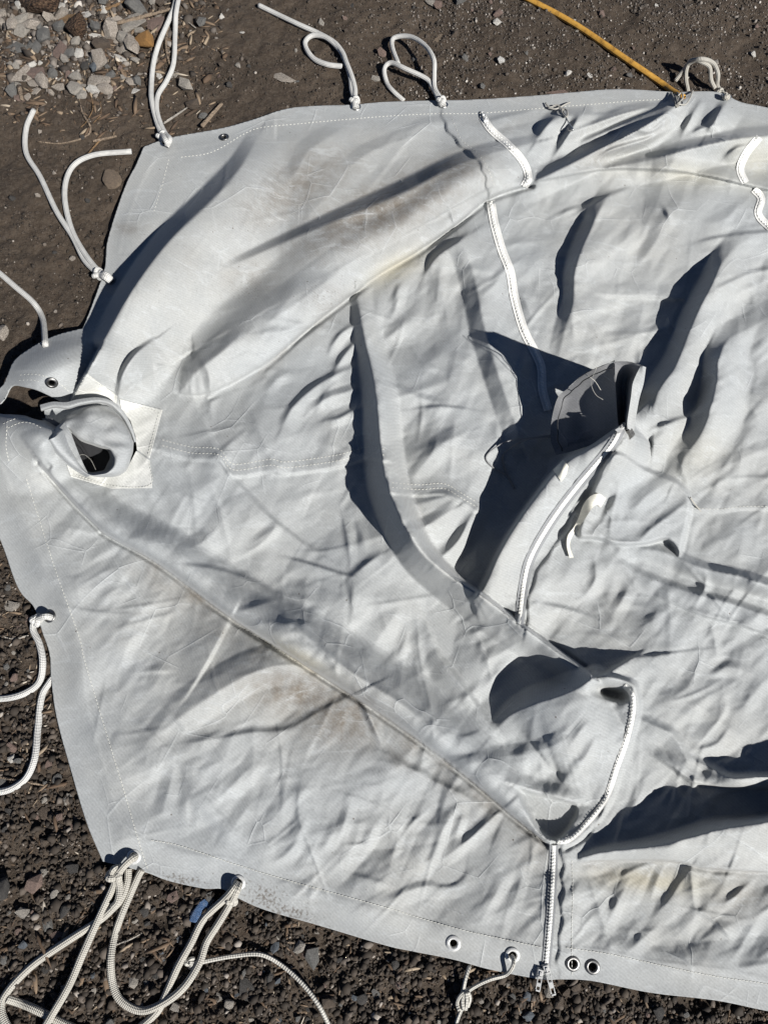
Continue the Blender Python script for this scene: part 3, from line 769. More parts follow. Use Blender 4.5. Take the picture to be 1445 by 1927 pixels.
# stains that belong to the cloth, and painted shade below fold edges
def blob(x, y, cx, cy, rx, ry, a=0):
    a = math.radians(a); ca, sa = math.cos(a), math.sin(a)
    u = ((x - cx) * ca + (y - cy) * sa) / rx; v = (-(x - cx) * sa + (y - cy) * ca) / ry
    return np.exp(-(u * u + v * v))
ux, uy = uvp[:, 0], uvp[:, 1]
br = np.zeros(len(ux)); ye = br.copy(); mu = br.copy()
for a in ((720, 392, 190, 56, -24, 1.0), (560, 350, 130, 60, -30, .6), (840, 322, 80, 36, -20, .7), (640, 1345, 95, 65, 20, 1.0), (560, 1305, 110, 50, 10, .85), (560, 1240, 70, 14, 25, .5),
          (470, 520, 70, 50, 0, .32), (360, 480, 40, 30, 0, .2), (1130, 290, 60, 22, -25, .35), (620, 560, 50, 40, 0, .25), (740, 1420, 70, 18, 38, .4), (1180, 1650, 80, 20, 5, .5), (1390, 1690, 60, 40, 0, .4), (240, 430, 30, 14, 0, .4), (960, 240, 40, 14, -20, .25)):
    br = np.maximum(br, min(1.0, a[5] * 1.25) * blob(ux, uy, *a[:5]))
for a in ((745, 505, 60, 24, -30, .5), (1230, 1660, 110, 22, 5, .45), (1300, 330, 120, 26, 5, .3), (1420, 300, 60, 60, 0, .35), (560, 1235, 70, 16, 28, .4), (1300, 850, 60, 60, 0, .2)):
    ye = np.maximum(ye, a[5] * blob(ux, uy, *a[:5]))
for a in ((345, 1655, 50, 12, 8, .9), (500, 1690, 40, 26, 20, .95), (545, 1715, 50, 16, 15, 1.0), (470, 1668, 40, 24, 0, .5), (470, 545, 30, 24, 0, .4), (610, 560, 60, 30, 0, .35)):
    mu = np.maximum(mu, a[5] * blob(ux, uy, *a[:5]))
grime_shade = np.zeros_like(H)       # grime below the lapel and roll edges, doubling as painted shade there
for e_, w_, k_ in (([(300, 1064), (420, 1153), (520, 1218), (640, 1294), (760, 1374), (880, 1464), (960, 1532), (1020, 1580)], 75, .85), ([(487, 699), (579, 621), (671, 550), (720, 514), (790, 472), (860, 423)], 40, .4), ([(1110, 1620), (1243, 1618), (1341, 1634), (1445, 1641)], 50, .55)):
    sl_, v_ = ridge_eval([(x, y, k_) for x, y in e_], 2, w_, 'c', 'l'); grime_shade[sl_] = np.maximum(grime_shade[sl_], v_)
br = np.maximum(br, bilin(gx, gy, grime_shade, ux, uy) * (0.65 + 0.8 * gnoise(ux / 55, uy / 55, 12)))
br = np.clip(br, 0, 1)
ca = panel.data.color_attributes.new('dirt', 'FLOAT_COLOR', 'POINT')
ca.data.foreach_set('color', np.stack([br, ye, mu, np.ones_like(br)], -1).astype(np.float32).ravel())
# ------------------------------------------------------------------ ground
def gaxis(a, b, s, lo, hi):
    core = np.arange(a, b, s); g = [core[-1]]; k = s
    while g[-1] < hi: k *= 1.35; g.append(g[-1] + k)
    l = [core[0]]; k = s
    while l[-1] > lo: k *= 1.35; l.append(l[-1] - k)
    return np.concatenate([np.array(l[1:])[::-1], core, np.array(g[1:])])
def ground_z(x, y):
    px, py = Q(x, y, 0.0 * x)
    d = bilin(cgx, cgy, cD, px, py)
    z = fbm(x / 0.16, y / 0.16, 101, 3) * 0.010 + fbm(x / 0.034, y / 0.034, 121, 2) * (0.0055 + 0.004 * sstep(0.4, 0.1, y))
    rough = 0.5 + 0.5 * sstep(-0.1, 0.3, fbm(x / 0.3, y / 0.3, 131, 2))
    z = z + np.abs(fbm(x / 0.012, y / 0.012, 141, 2)) * (0.0030 + 0.003 * sstep(0.5, 0.2, y)) * rough - 0.006
    under = sstep(10, -50, d)
    return np.where(under > 0, np.minimum(z, z * (1 - under) - 0.004 * under), np.minimum(z, 0.004))
ggx = gaxis(-1.05, 1.15, 0.0032, -9, 9); ggy = gaxis(-0.42, 1.85, 0.0034, -7, 14)
GX, GY = np.meshgrid(ggx, ggy)
GZ = ground_z(GX, GY)
ii = np.arange(GX.size).reshape(GX.shape)
gq = np.stack([ii[:-1, :-1].ravel(), ii[:-1, 1:].ravel(), ii[1:, 1:].ravel(), ii[1:, :-1].ravel()], -1)
# (cells far under the cloth are dropped from the fine grid by merging nothing: they stay, hidden)
m, nt, b = newmat('damp_soil')
pos = N(nt, 'ShaderNodeNewGeometry').outputs['Position']
c1 = ramp(nt, noise(nt, 5, 6, 0.65, pos), [(0.3, (0.036, 0.025, 0.0165)), (0.55, (0.060, 0.0425, 0.0285)), (0.75, (0.086, 0.064, 0.046))])
c2 = mixc(nt, ramp(nt, noise(nt, 130, 6, 0.75, pos), [(0.42, (0, 0, 0)), (0.75, (1, 1, 1))]), c1, (0.10, 0.079, 0.060))
c3 = mixc(nt, ramp(nt, noise(nt, 700, 2, 0.6, pos), [(0.66, (0, 0, 0)), (0.74, (1, 1, 1))]), c2, (0.20, 0.18, 0.16))
nt.links.new(c3, b.inputs['Base Color'])
b.inputs['Roughness'].default_value = 0.85
b.inputs['Specular IOR Level'].default_value = 0.35
n1 = bump(nt, noise(nt, 420, 6, 0.75, pos), 0.9, 0.003, b)
bump(nt, noise(nt, 90, 6, 0.7, pos), 0.8, 0.006, b, n1)
M['soil'] = m
ground = link_mesh('ground', np.stack([GX.ravel(), GY.ravel(), GZ.ravel()], -1), gq, M['soil'], None, True, None, True)
tag(ground, kind='structure')
# ------------------------------------------------------------------ parts of the cover
def ribbon(name, path, hw, dz, mat, parent, n=5, across=4, crown=0.0, zs=None, hws=None):
    """strip lying on the cloth along a photo-pixel path; hw half width px, dz lift m"""
    c = catmull(path, n); m_ = len(c)
    t = np.gradient(c[:, :2], axis=0); t /= np.linalg.norm(t, axis=1)[:, None] + 1e-9
    nrm = np.stack([-t[:, 1], t[:, 0]], -1)
    V, UV = [], []
    L = np.concatenate([[0], np.cumsum(np.linalg.norm(np.diff(c[:, :2], axis=0), axis=1))])
    for k in range(across + 1):
        u = k / across * 2 - 1
        w = hw if hws is None else np.interp(np.linspace(0, 1, m_), np.linspace(0, 1, len(hws)), hws)
        q = c[:, :2] + nrm * (u * np.asarray(w))[..., None] if np.ndim(w) else c[:, :2] + nrm * (u * w)
        z = (Hat(q[:, 0], q[:, 1]) if zs is None else np.interp(np.linspace(0, 1, m_), np.linspace(0, 1, len(zs)), zs)) + dz + crown * (1 - u * u)
        V.append(P(q[:, 0], q[:, 1], z)); UV.append(np.stack([L, np.full(m_, u)], -1))
    V = np.concatenate(V); UV = np.concatenate(UV)
    F = []
    for k in range(across):
        for i in range(m_ - 1):
            a = k * m_ + i; F.append((a, a + 1, a + m_ + 1, a + m_))
    return link_mesh(name, V, F, mat, parent, True, UV)
def box_mesh(boxes):
    """boxes: (centre, u, v, n half-vectors) -> verts, faces"""
    V, F = [], []
    for c, u, v, n in boxes:
        b0 = len(V)
        for sx, sy, sz in ((-1, -1, -1), (1, -1, -1), (1, 1, -1), (-1, 1, -1), (-1, -1, 1), (1, -1, 1), (1, 1, 1), (-1, 1, 1)):
            k = 0.75 if sz > 0 else 1.0
            V.append(tuple(c + u * (sx * k) + v * (sy * k) + n * sz))
        F += [tuple(b0 + i for i in f) for f in ((3, 2, 1, 0), (4, 5, 6, 7), (0, 1, 5, 4), (1, 2, 6, 5), (2, 3, 7, 6), (3, 0, 4, 7))]
    return V, F
def along(path, spacing):
    c = catmull(path, 8)
    s = np.concatenate([[0], np.cumsum(np.linalg.norm(np.diff(c, axis=0), axis=1))])
    q = np.arange(spacing / 2, s[-1], spacing)
    x = np.interp(q, s, c[:, 0]); y = np.interp(q, s, c[:, 1])
    tx = np.interp(q, s, np.gradient(c[:, 0])); ty = np.interp(q, s, np.gradient(c[:, 1]))
    return x, y, np.arctan2(ty, tx)
def frame_dir(px, py, a, dz, smooth=False):
    z0 = Hat(px, py); e = 4
    if smooth:
        f = Hsm
        p = Vector(P(px, py, z0 + dz)); z0 = f(px, py)
    else:
        f = Hat
        p = Vector(P(px, py, z0 + dz))
    d = Vector(P(px + e * math.cos(a), py + e * math.sin(a), f(px + e * math.cos(a), py + e * math.sin(a)))) - Vector(P(px, py, z0))
    w = Vector(P(px - e * math.sin(a), py + e * math.cos(a), f(px - e * math.sin(a), py + e * math.cos(a)))) - Vector(P(px, py, z0))
    d.normalize(); n = w.cross(d)
    if n.z < 0: n = -n
    n.normalize(); w = n.cross(d).normalized()
    return p, d, w, n
def zipper(label, path, tape=9, wavy=True):
    z = ribbon('zipper', path, 3.4, 0.0022, M['zip_white'], cover, crown=0.0010)
    z['label'] = label
    ribbon('zip_tape', path, tape * 0.92, 0.0014, M['zip_tape'] if wavy else M['tape_grey'], z)
    bx = []
    xs, ys, an = along(path, 3.2)
    for i, (x, y, a) in enumerate(zip(xs, ys, an)):
        s = 1 if i % 2 else -1
        ox, oy = -math.sin(a) * 1.5 * s, math.cos(a) * 1.5 * s
        p, d, w, n = frame_dir(x + ox, y + oy, a, 0.0032, True)
        bx.append((p, d * 0.0009, w * 0.0016, n * 0.0006))
    t = link_mesh('teeth', *box_mesh(bx), M['zip_white'], z, False)
    t['kind'] = 'stuff'
    return z
zA1 = zipper('short top run of the long white zip, up to its slider', [(908, 220), (925, 245), (958, 274), (984, 304), (994, 332), (986, 351)], 8)
zA2 = zipper('long white zip curving down beside the vent hood', [(923, 378), (930, 420), (944, 470), (960, 512), (968, 560), (985, 620), (1006, 662), (1018, 692), (1020, 732), (1031, 772)], 9)
zB = zipper('straight white zip rising diagonally to the vent hood', [(976, 1174), (988, 1085), (1005, 1036), (1045, 970), (1095, 905), (1148, 842), (1170, 803)], 10, False)
zC = zipper('white zip curving round the rim of the folded lapel', [(1174, 1290), (1188, 1306), (1190, 1340), (1179, 1390), (1159, 1447), (1139, 1504), (1106, 1547), (1074, 1578), (1048, 1584)], 6)
zD = zipper('white zip running straight down to the bottom hem', [(1042, 1590), (1040, 1650), (1036, 1720), (1030, 1790), (1027, 1822)], 9, False)
zE = zipper('pale zip at the right edge of the picture, upper bend', [(1428, 258), (1404, 288), (1392, 318), (1402, 344)], 8)
zF = zipper('pale zip at the right edge of the picture, lower bend', [(1418, 356), (1432, 374), (1426, 402), (1446, 426), (1500, 470)], 8)
def slider(parent, px, py, a, dz=0.004, tail=0.030):
    p, d, w, n = frame_dir(px, py, a, dz)
    s = link_mesh('slider', *box_mesh([(p, d * 0.0065, w * 0.0048, n * 0.0028), (p + n * 0.003, d * 0.003, w * 0.0016, n * 0.0016)]), M['metal_white'], parent, False)
    t0 = p + d * 0.004 + n * 0.0036
    L = tail / 2
    bx = [(t0 + d * L + w * 0.0026, d * L, w * 0.0007, n * 0.0008), (t0 + d * L - w * 0.0026, d * L, w * 0.0007, n * 0.0008),
          (t0 + d * (tail * 0.55), d * tail * 0.16, w * 0.0026, n * 0.0007), (t0 + d * tail, d * 0.0012, w * 0.0033, n * 0.0008), (t0, d * 0.0012, w * 0.0033, n * 0.0008)]
    link_mesh('pull_tab', *box_mesh(bx), M['metal_white'], parent, False)
slider(zA1, 913, 226, math.radians(-115), tail=0.022)
slider(zD, 1028, 1824, math.radians(75), tail=0.026)
slider(zD, 1016, 1832, math.radians(100), tail=0.016)
slider(zB, 1166, 808, math.radians(-50), tail=0.014)

# grommets
def lathe(prof, n=28):
    V, F = [], []
    for r, z in prof:
        for k in range(n):
            a = 2 * math.pi * k / n; V.append((r * math.cos(a), r * math.sin(a), z))
    for j in range(len(prof) - 1):
        for k in range(n):
            F.append((j * n + k, j * n + (k + 1) % n, (j + 1) * n + (k + 1) % n, (j + 1) * n + k))
    return V, F
gv, gf = lathe([(0.0048, -0.004), (0.0050, 0.0002), (0.0056, 0.0013), (0.0066, 0.0019), (0.0078, 0.0018), (0.0088, 0.0012), (0.0098, 0.0010), (0.0101, 0.0), (0.0099, -0.0008)])
gmesh = {}
for px, py, k in GROMMETS:
    if k not in gmesh:
        o = link_mesh('grommet', gv, gf, M[k], cover); gmesh[k] = o.data
    else:
        o = bpy.data.objects.new('grommet', gmesh[k]); col.objects.link(o); o.parent = cover
    p, u, v, n = local_frame(px, py, 9)
    o.matrix_local = Matrix(((u.x, v.x, n.x, p.x + n.x * 0.001), (u.y, v.y, n.y, p.y + n.y * 0.001), (u.z, v.z, n.z, p.z + n.z * 0.001), (0, 0, 0, 1)))

# stitching (one mesh of tiny stitches for each seam line)
def stitches(path, gap=7.0, ln=4.6):
    xs, ys, an = along(path, gap)
    bx = []
    for x, y, a in zip(xs, ys, an):
        if bilin(cgx, cgy, cD, x, y) > -3: continue
        p, d, w, n = frame_dir(x, y, a, 0.0004)
        bx.append((p, d * (ln / 2 * 0.00082), w * 0.00042, n * 0.0004))
    o = link_mesh('stitching', *box_mesh(bx), M['thread'], cover, False)
    o['kind'] = 'stuff'
off = lambda pts, dx, dy: [(x + dx, y + dy) for x, y in pts]
ST = [[(339, 296), (399, 286), (463, 250), (498, 239), (560, 233), (623, 227), (720, 219), (812, 214), (900, 213), (1000, 205), (1100, 197), (1200, 189), (1262, 187)],
      [(318, 298), (305, 350), (289, 400)],
      [(50, 900), (75, 979), (105, 1073), (150, 1200), (159, 1240), (199, 1374), (234, 1489), (262, 1585), (279, 1638)],
      [(284, 1581), (340, 1592), (448, 1628), (560, 1662), (720, 1706), (850, 1745), (950, 1768), (1016, 1782)],
      [(1064, 1783), (1150, 1796), (1250, 1818), (1350, 1838), (1445, 1852), (1600, 1882), (1800, 1925)],
      off(seam_a, 0, -12), off(seam_a, 0, -23), off(seam_b, 0, -11), off(seam_b, 0, -20), off(seam_c, 0, -4),
      [(1076, 1835), (1075, 1750), (1077, 1690), (1076, 1620)],
      [(850, 222), (868, 262), (898, 288), (918, 318), (930, 350)],
      [(36, 706), (60, 704), (85, 708), (110, 720), (132, 738)], [(34, 716), (58, 715), (76, 718)],
      [(14, 806), (40, 795), (62, 797), (80, 806)], [(5, 798), (30, 788), (50, 788), (70, 794)], [(14, 800), (12, 840), (18, 870)]]
for p_ in ST: stitches(p_)

# reinforcing patches round the collar
def small_sheet(name, poly, zf, mat, parent, step=2.0, smooth_out=0, rim=0.0012):
    pl = catmull(poly, smooth_out, True) if smooth_out else np.array([np.array(poly[i]) * (1 - t) + np.array(poly[(i + 1) % len(poly)]) * t for i in range(len(poly)) for t in (0, .25, .5, .75)])
    ax_ = np.arange(pl[:, 0].min() - 4, pl[:, 0].max() + 5, step); ay_ = np.arange(pl[:, 1].min() - 4, pl[:, 1].max() + 5, step)
    o, uv = sheet_mesh(name, ax_, ay_, zf, pl, [], mat, parent, rim)
    return o
lift = lambda d: (lambda x, y: Hat(x, y) + d)
for poly in ([(162, 701), (221, 745), (219, 760), (190, 754), (134, 754)],
             [(225, 751), (306, 771), (282, 862), (258, 846), (255, 820), (246, 792), (228, 768)],
             [(282, 866), (287, 918), (209, 919), (134, 897), (124, 868), (166, 893), (206, 898), (238, 884), (257, 848)]):
    small_sheet('reinforcing_patch', poly, lift(0.0022), M['patch'], cover)
for p_ in ([(160, 708), (140, 748)], [(168, 708), (217, 744)], [(300, 775), (279, 855)], [(232, 757), (298, 774)], [(282, 872), (282, 913), (211, 914), (140, 893)]):
    xs, ys, an = along(p_, 6.0); bx = []
    for x, y, a in zip(xs, ys, an):
        p, d, w, n = frame_dir(x, y, a, 0.0036); bx.append((p, d * 0.0015, w * 0.0004, n * 0.0004))
    o = link_mesh('patch_stitching', *box_mesh(bx), M['thread'], cover, False); o['kind'] = 'stuff'

# loft between photo-pixel curves with heights in mm
def loft(name, curves, mat, parent, nu=10, nv=6, wob=0.0, seed=0):
    C = [catmull(c, nu) for c in curves]
    G = np.stack(C)                       # k, m, 3
    rows = []
    for j in range(G.shape[1]): rows.append(catmull(G[:, j], nv) if len(curves) > 2 else catmull(G[:, j], nv))
    S = np.stack(rows)                    # m, r, 3
    m_, r_ = S.shape[:2]
    if wob: S[..., 2] += wob * gnoise(S[..., 0] / 16, S[..., 1] / 16, seed)
    V = P(S[..., 0], S[..., 1], S[..., 2] / 1000.0).reshape(-1, 3)
    F = [(i * r_ + j, (i + 1) * r_ + j, (i + 1) * r_ + j + 1, i * r_ + j + 1) for i in range(m_ - 1) for j in range(r_ - 1)]
    return link_mesh(name, V, F, mat, parent)
hz = lambda x, y: float(Hat(x, y)) * 1000
# collapsed round collar
outer = [(92, 830), (108, 798), (140, 772), (185, 758), (220, 764), (245, 793), (256, 826), (254, 852), (238, 885), (207, 898), (169, 896), (135, 882), (110, 858), (92, 830)]
innr = [(126, 806), (126, 802), (131, 806), (148, 821), (178, 833), (203, 841), (214, 850), (216, 867), (205, 886), (190, 892), (173, 895), (160, 886), (143, 850), (126, 806)]
c0 = [(x - (3 if x > 150 and y < 870 else 0), y + (2 if y < 800 else 0), hz(x, y) - (9 if x > 150 and y < 870 else 3)) for x, y in outer]
c1 = [(x * .8 + u * .2, y * .8 + v * .2, hz(x, y) * .8 + 30) for (x, y), (u, v) in zip(outer, innr)]
c2 = [(x * .42 + u * .58, y * .42 + v * .58, hz(x, y) * .5 + 52) for (x, y), (u, v) in zip(outer, innr)]
c3 = [(u, v, 68) for (u, v) in innr]
c4 = [(u * .9 + 172 * .1, v * .9 + 862 * .1, 44) for (u, v) in innr]
c5 = [(u * .8 + 172 * .2, v * .8 + 864 * .2, 16) for (u, v) in innr]
collar = loft('vent_collar', [c0, c1, c2, c3, c4, c5], M['canvas_plain'], cover, 6, 6, 0)
cv = collar.data; co = np.empty(len(cv.vertices) * 3, np.float32); cv.vertices.foreach_get('co', co); co = co.reshape(-1, 3)
co[:, 2] += 0.010 * gnoise(co[:, 0] / 0.045, co[:, 1] / 0.028, 5) + 0.004 * gnoise(co[:, 0] / 0.02, co[:, 1] / 0.016, 6); cv.vertices.foreach_set('co', co.ravel()); cv.update()
loft('collar_lining', [[(u * .84 + 172 * .16, v * .84 + 864 * .16, 17) for u, v in innr], [(u * .1 + 172 * .9, v * .1 + 864 * .9, 4) for u, v in innr]], M['lining_black'], collar, 4, 4)  # added black sheet painting the dark of the collar opening
loft('collar_flap', [[(122, 795, 92), (132, 812, 90), (146, 846, 84), (157, 872, 76), (169, 896, 66)], [(112, 806, 84), (120, 826, 86), (134, 854, 78), (146, 876, 70), (166, 897, 62)], [(92, 829, 60), (103, 845, 62), (118, 864, 60), (134, 880, 56), (162, 898, 52)]], M['canvas_plain'], collar, 6, 5, 3.0, 8)
loft('collar_hem', [[(76, 762, 66), (100, 756, 72), (125, 757, 74), (150, 751, 74), (185, 748, 70), (214, 756, 62), (236, 778, 52), (250, 806, 44), (257, 832, 36)],
                    [(78, 772, 66), (102, 765, 73), (127, 767, 75), (152, 760, 76), (186, 755, 72), (210, 762, 64), (231, 783, 54), (246, 810, 46), (254, 832, 38)],
                    [(79, 774, 48), (103, 768, 54), (128, 770, 56), (153, 763, 56), (186, 759, 54), (208, 766, 50), (229, 786, 40), (243, 812, 34), (252, 832, 30)]], M['canvas_plain'], collar, 6, 4)
loft('lining_strip', [[(79, 787, 40), (92, 806, 42), (104, 818, 40)], [(100, 788, 50), (112, 796, 54), (118, 800, 54)]], M['canvas_dark'], collar, 4, 4, 4, 3)  # added dark strip keeping sun out of the collar's left gap
for q in ((84, 800), (90, 812), (96, 804)):
    p = Vector(P(q[0], q[1], 0.052))
    link_mesh('hook_tab', *box_mesh([(p, Vector((0.006, -0.002, 0)), Vector((0.0008, 0.0018, 0)), Vector((0, 0, 0.0012)))]), M['metal'], collar, False)

def tube(name, pts, r, mat, parent=None, sides=8, n=7, taper=None, cap=True):
    """tube along world points"""
    c = catmull(np.asarray(pts, float), n); m_ = len(c)
    t = np.gradient(c, axis=0); t /= np.linalg.norm(t, axis=1)[:, None] + 1e-12
    up = np.array([0.1, 0.2, 1.0]); nv = np.cross(t[0], up); nv /= np.linalg.norm(nv) + 1e-9
    L = np.concatenate([[0], np.cumsum(np.linalg.norm(np.diff(c, axis=0), axis=1))])
    V, UV = [], []
    for i in range(m_):
        nv = nv - t[i] * np.dot(nv, t[i]); nv /= np.linalg.norm(nv) + 1e-12
        bv = np.cross(t[i], nv)
        rr = r if taper is None else r * np.interp(i / (m_ - 1), np.linspace(0, 1, len(taper)), taper)
        for k in range(sides + 1):
            a = 2 * math.pi * k / sides
            V.append(c[i] + (nv * math.cos(a) + bv * math.sin(a)) * rr); UV.append((L[i] / r, k / sides))
    s1 = sides + 1
    F = [(i * s1 + k, i * s1 + k + 1, (i + 1) * s1 + k + 1, (i + 1) * s1 + k) for i in range(m_ - 1) for k in range(sides)]
    if cap:
        F.append(tuple(range(sides))[::-1]); F.append(tuple((m_ - 1) * s1 + k for k in range(sides)))
    return link_mesh(name, V, F, mat, parent, True, UV)
# standing vent hood
A = [(1046, 856, 66), (1036, 818, 74), (1047, 753, 94), (1069, 728, 118), (1096, 705, 158), (1123, 691, 204), (1154, 680, 224)]
S = [(1163, 812, 112), (1162, 798, 120), (1160, 778, 132), (1158, 756, 148), (1156, 732, 168), (1155, 708, 192), (1155, 682, 217)]
Mid = [((a[0] + s[0]) / 2, (a[1] + s[1]) / 2 + (6 if i < 3 else 0), (a[2] + s[2]) / 2 - 12) for i, (a, s) in enumerate(zip(A, S))]
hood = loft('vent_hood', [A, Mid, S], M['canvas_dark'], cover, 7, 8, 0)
hv = hood.data; co = np.empty(len(hv.vertices) * 3, np.float32); hv.vertices.foreach_get('co', co); co = co.reshape(-1, 3)
co[:, 2] += 0.012 * gnoise(co[:, 0] / 0.05 + 3, co[:, 1] / 0.09, 15) + 0.005 * gnoise(co[:, 0] / 0.022, co[:, 1] / 0.05, 16); hv.vertices.foreach_set('co', co.ravel()); hv.update()
hood['label'] = 'dark inner panel of the upright vent hood'
W = [(1180, 806, 150), (1180, 792, 158), (1184, 765, 172), (1187, 745, 184), (1190, 722, 200), (1198, 702, 216), (1206, 687, 230)]
Mid2 = [((a[0] + s[0]) / 2, (a[1] + s[1]) / 2, min(a[2], s[2]) - 26) for a, s in zip(S, W)]
Mid2[-1] = (1180, 680, 226)
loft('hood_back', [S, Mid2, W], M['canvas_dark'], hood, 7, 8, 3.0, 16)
W2 = [(1192, 812, 124), (1195, 792, 134), (1199, 768, 152), (1203, 748, 166), (1210, 724, 184), (1213, 706, 206), (1215, 691, 226)]
loft('hood_edge', [W, [((a[0] + b_[0]) / 2 - 1 + 3 * (i % 2), (a[1] + b_[1]) / 2, (a[2] + b_[2]) / 2 + 3) for i, (a, b_) in enumerate(zip(W, W2))], W2], M['canvas_plain'], hood, 6, 5, 2, 17)
inset = [(x * .9 + 1158 * .1, y * .9 + 790 * .1, z * .95 + 5) for x, y, z in A]
c = catmull(inset, 6)
tube('hood_seam', P(c[:, 0] + 1.2 * np.sin(np.arange(len(c)) * 1.3), c[:, 1], (c[:, 2] + 7) / 1000.0), 0.0009, M['black'], hood, 5, 1)
for q in ([(1122, 691, 214), (1112, 720, 178), (1120, 742, 160), (1134, 752, 152)], [(1100, 704, 172), (1118, 716, 170), (1130, 734, 166)]):
    tube('frayed_thread', P(*[np.array(v) for v in zip(*[(a, b2, z / 1000.0) for a, b2, z in q])]), 0.0005, M['cord_thin'], hood, 4, 5)
# outer wall of the hood, down to the cloth behind it
rimc = A[3:] + [(1180, 680, 226), (1206, 687, 230), (1215, 691, 226)]
low = [(x * .66 + 1160 * .34, y * .66 + 800 * .34, max(8, hz(x * .66 + 1160 * .34, y * .66 + 800 * .34) - 4)) for x, y, z in rimc]
loft('hood_outer', [[(x * .995 + 1128 * .005, y * .995 + 800 * .005, z - 1) for x, y, z in rimc], low], M['canvas_plain'], hood, 6, 8)
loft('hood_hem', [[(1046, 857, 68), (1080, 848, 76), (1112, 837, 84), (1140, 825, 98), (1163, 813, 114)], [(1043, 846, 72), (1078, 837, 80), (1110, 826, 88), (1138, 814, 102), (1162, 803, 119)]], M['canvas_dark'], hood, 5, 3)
p = Vector(P(1186, 815, 0.135))
link_mesh('clip', *box_mesh([(p, Vector((0.0035, -0.006, -0.002)), Vector((0.0035, 0.003, 0)), Vector((0.001, 0, 0.003)))]), M['metal_dark'], hood, False)

# webbing strap and tab
zr = lambda pts: [(x, y, hz(x, y) + z) for x, y, z in pts]
loft('webbing_strap', [zr([(1140, 938, 4), (1126, 929, 9), (1110, 934, 15), (1097, 950, 17), (1088, 974, 13), (1079, 992, 12), (1068, 1008, 12), (1066, 1028, 10), (1071, 1050, 6)]),
                       zr([(1130, 955, 3), (1122, 950, 6), (1114, 956, 8), (1107, 966, 7), (1098, 980, 4), (1088, 994, 3), (1076, 1010, 3), (1072, 1028, 3), (1079, 1049, 2)])], M['webbing'], cover, 6, 3, 0)
loft('webbing_tab', [[(1040, 884, 100), (1050, 874, 112), (1059, 865, 116)], [(1048, 896, 108), (1058, 886, 122), (1067, 874, 122)], [(1056, 907, 104), (1064, 895, 110), (1071, 882, 110)]], M['webbing'], cover, 5, 5)

def mat_rope(name, c, dark, around=4, along_=1.1, amount=0.75):
    m, nt, b = newmat(name)
    uv = N(nt, 'ShaderNodeTexCoord').outputs['UV']
    sp = N(nt, 'ShaderNodeSeparateXYZ'); nt.links.new(uv, sp.inputs[0])
    def ma(op, a, bb):
        q = N(nt, 'ShaderNodeMath', operation=op)
        for s, v in zip(q.inputs, (a, bb)):
            if isinstance(v, (int, float)): s.default_value = v
            elif v is not None: nt.links.new(v, s)
        return q.outputs[0]
    u = ma('MULTIPLY', sp.outputs[0], along_ * 2 * math.pi / 2); v = ma('MULTIPLY', sp.outputs[1], around * 2 * math.pi)
    s1 = ma('SINE', ma('ADD', u, v), None); s2 = ma('SINE', ma('SUBTRACT', u, v), None)
    d = ma('MULTIPLY', s1, s2)
    h = ma('MULTIPLY_ADD', d, 0.5); nt.nodes[-1].inputs[2].default_value = 0.5
    f = ramp(nt, h, [(0.08, (1, 1, 1)), (0.42, (0, 0, 0))])
    pos = N(nt, 'ShaderNodeNewGeometry').outputs['Position']
    ns = noise(nt, 60, 4, 0.6, pos)
    c1 = mixc(nt, ramp(nt, ns, [(0.35, (0.0, 0.0, 0.0)), (0.75, (0.55, 0.55, 0.55))]), c, tuple(x * 0.62 for x in c))
    nt.links.new(mixc(nt, ma('MULTIPLY', f, amount), c1, dark), b.inputs['Base Color'])
    b.inputs['Roughness'].default_value = 0.7
    bump(nt, h, 0.9, 0.0012, b)
    return m
M['rope'] = mat_rope('white_braided_rope', (0.60, 0.59, 0.56), (0.16, 0.155, 0.145), 5, 2.2, 0.7)
M['rope_dirty'] = mat_rope('soiled_braided_rope', (0.47, 0.445, 0.39), (0.10, 0.088, 0.07), 5, 2.0, 0.75)
M['cord'] = mat_rope('thin_pale_cord', (0.50, 0.48, 0.43), (0.26, 0.24, 0.20), 3, 0.8, 0.4)
M['cord_grey'] = mat_rope('thin_grey_cord', (0.30, 0.30, 0.30), (0.2, 0.2, 0.2), 3, 0.8, 0.4)
def hose_mat():
    m, nt, b = newmat('yellow_hose')
    pos = N(nt, 'ShaderNodeNewGeometry').outputs['Position']
    nt.links.new(ramp(nt, noise(nt, 70, 6, 0.7, pos), [(0.3, (0.20, 0.105, 0.025)), (0.5, (0.47, 0.25, 0.045)), (0.75, (0.55, 0.32, 0.07))]), b.inputs['Base Color'])
    b.inputs['Roughness'].default_value = 0.5
    bump(nt, noise(nt, 300, 3, 0.6, pos), 0.3, 0.0006, b)
    return m
M['hose'] = hose_mat()
def zbase(px, py):
    if bilin(cgx, cgy, cD, px, py) < 0: return float(Hat(px, py))
    w = P(px, py, 0.0)
    return float(ground_z(np.array([w[0]]), np.array([w[1]]))[0])
def path3(pts, r, follow=True):
    """photo px (+ optional height in mm above what lies beneath) -> world points"""
    out = []
    for q in pts:
        z = zbase(q[0], q[1]) + r + (q[2] / 1000.0 if len(q) > 2 else 0.0)
        out.append(P(q[0], q[1], z))
    return np.array(out)
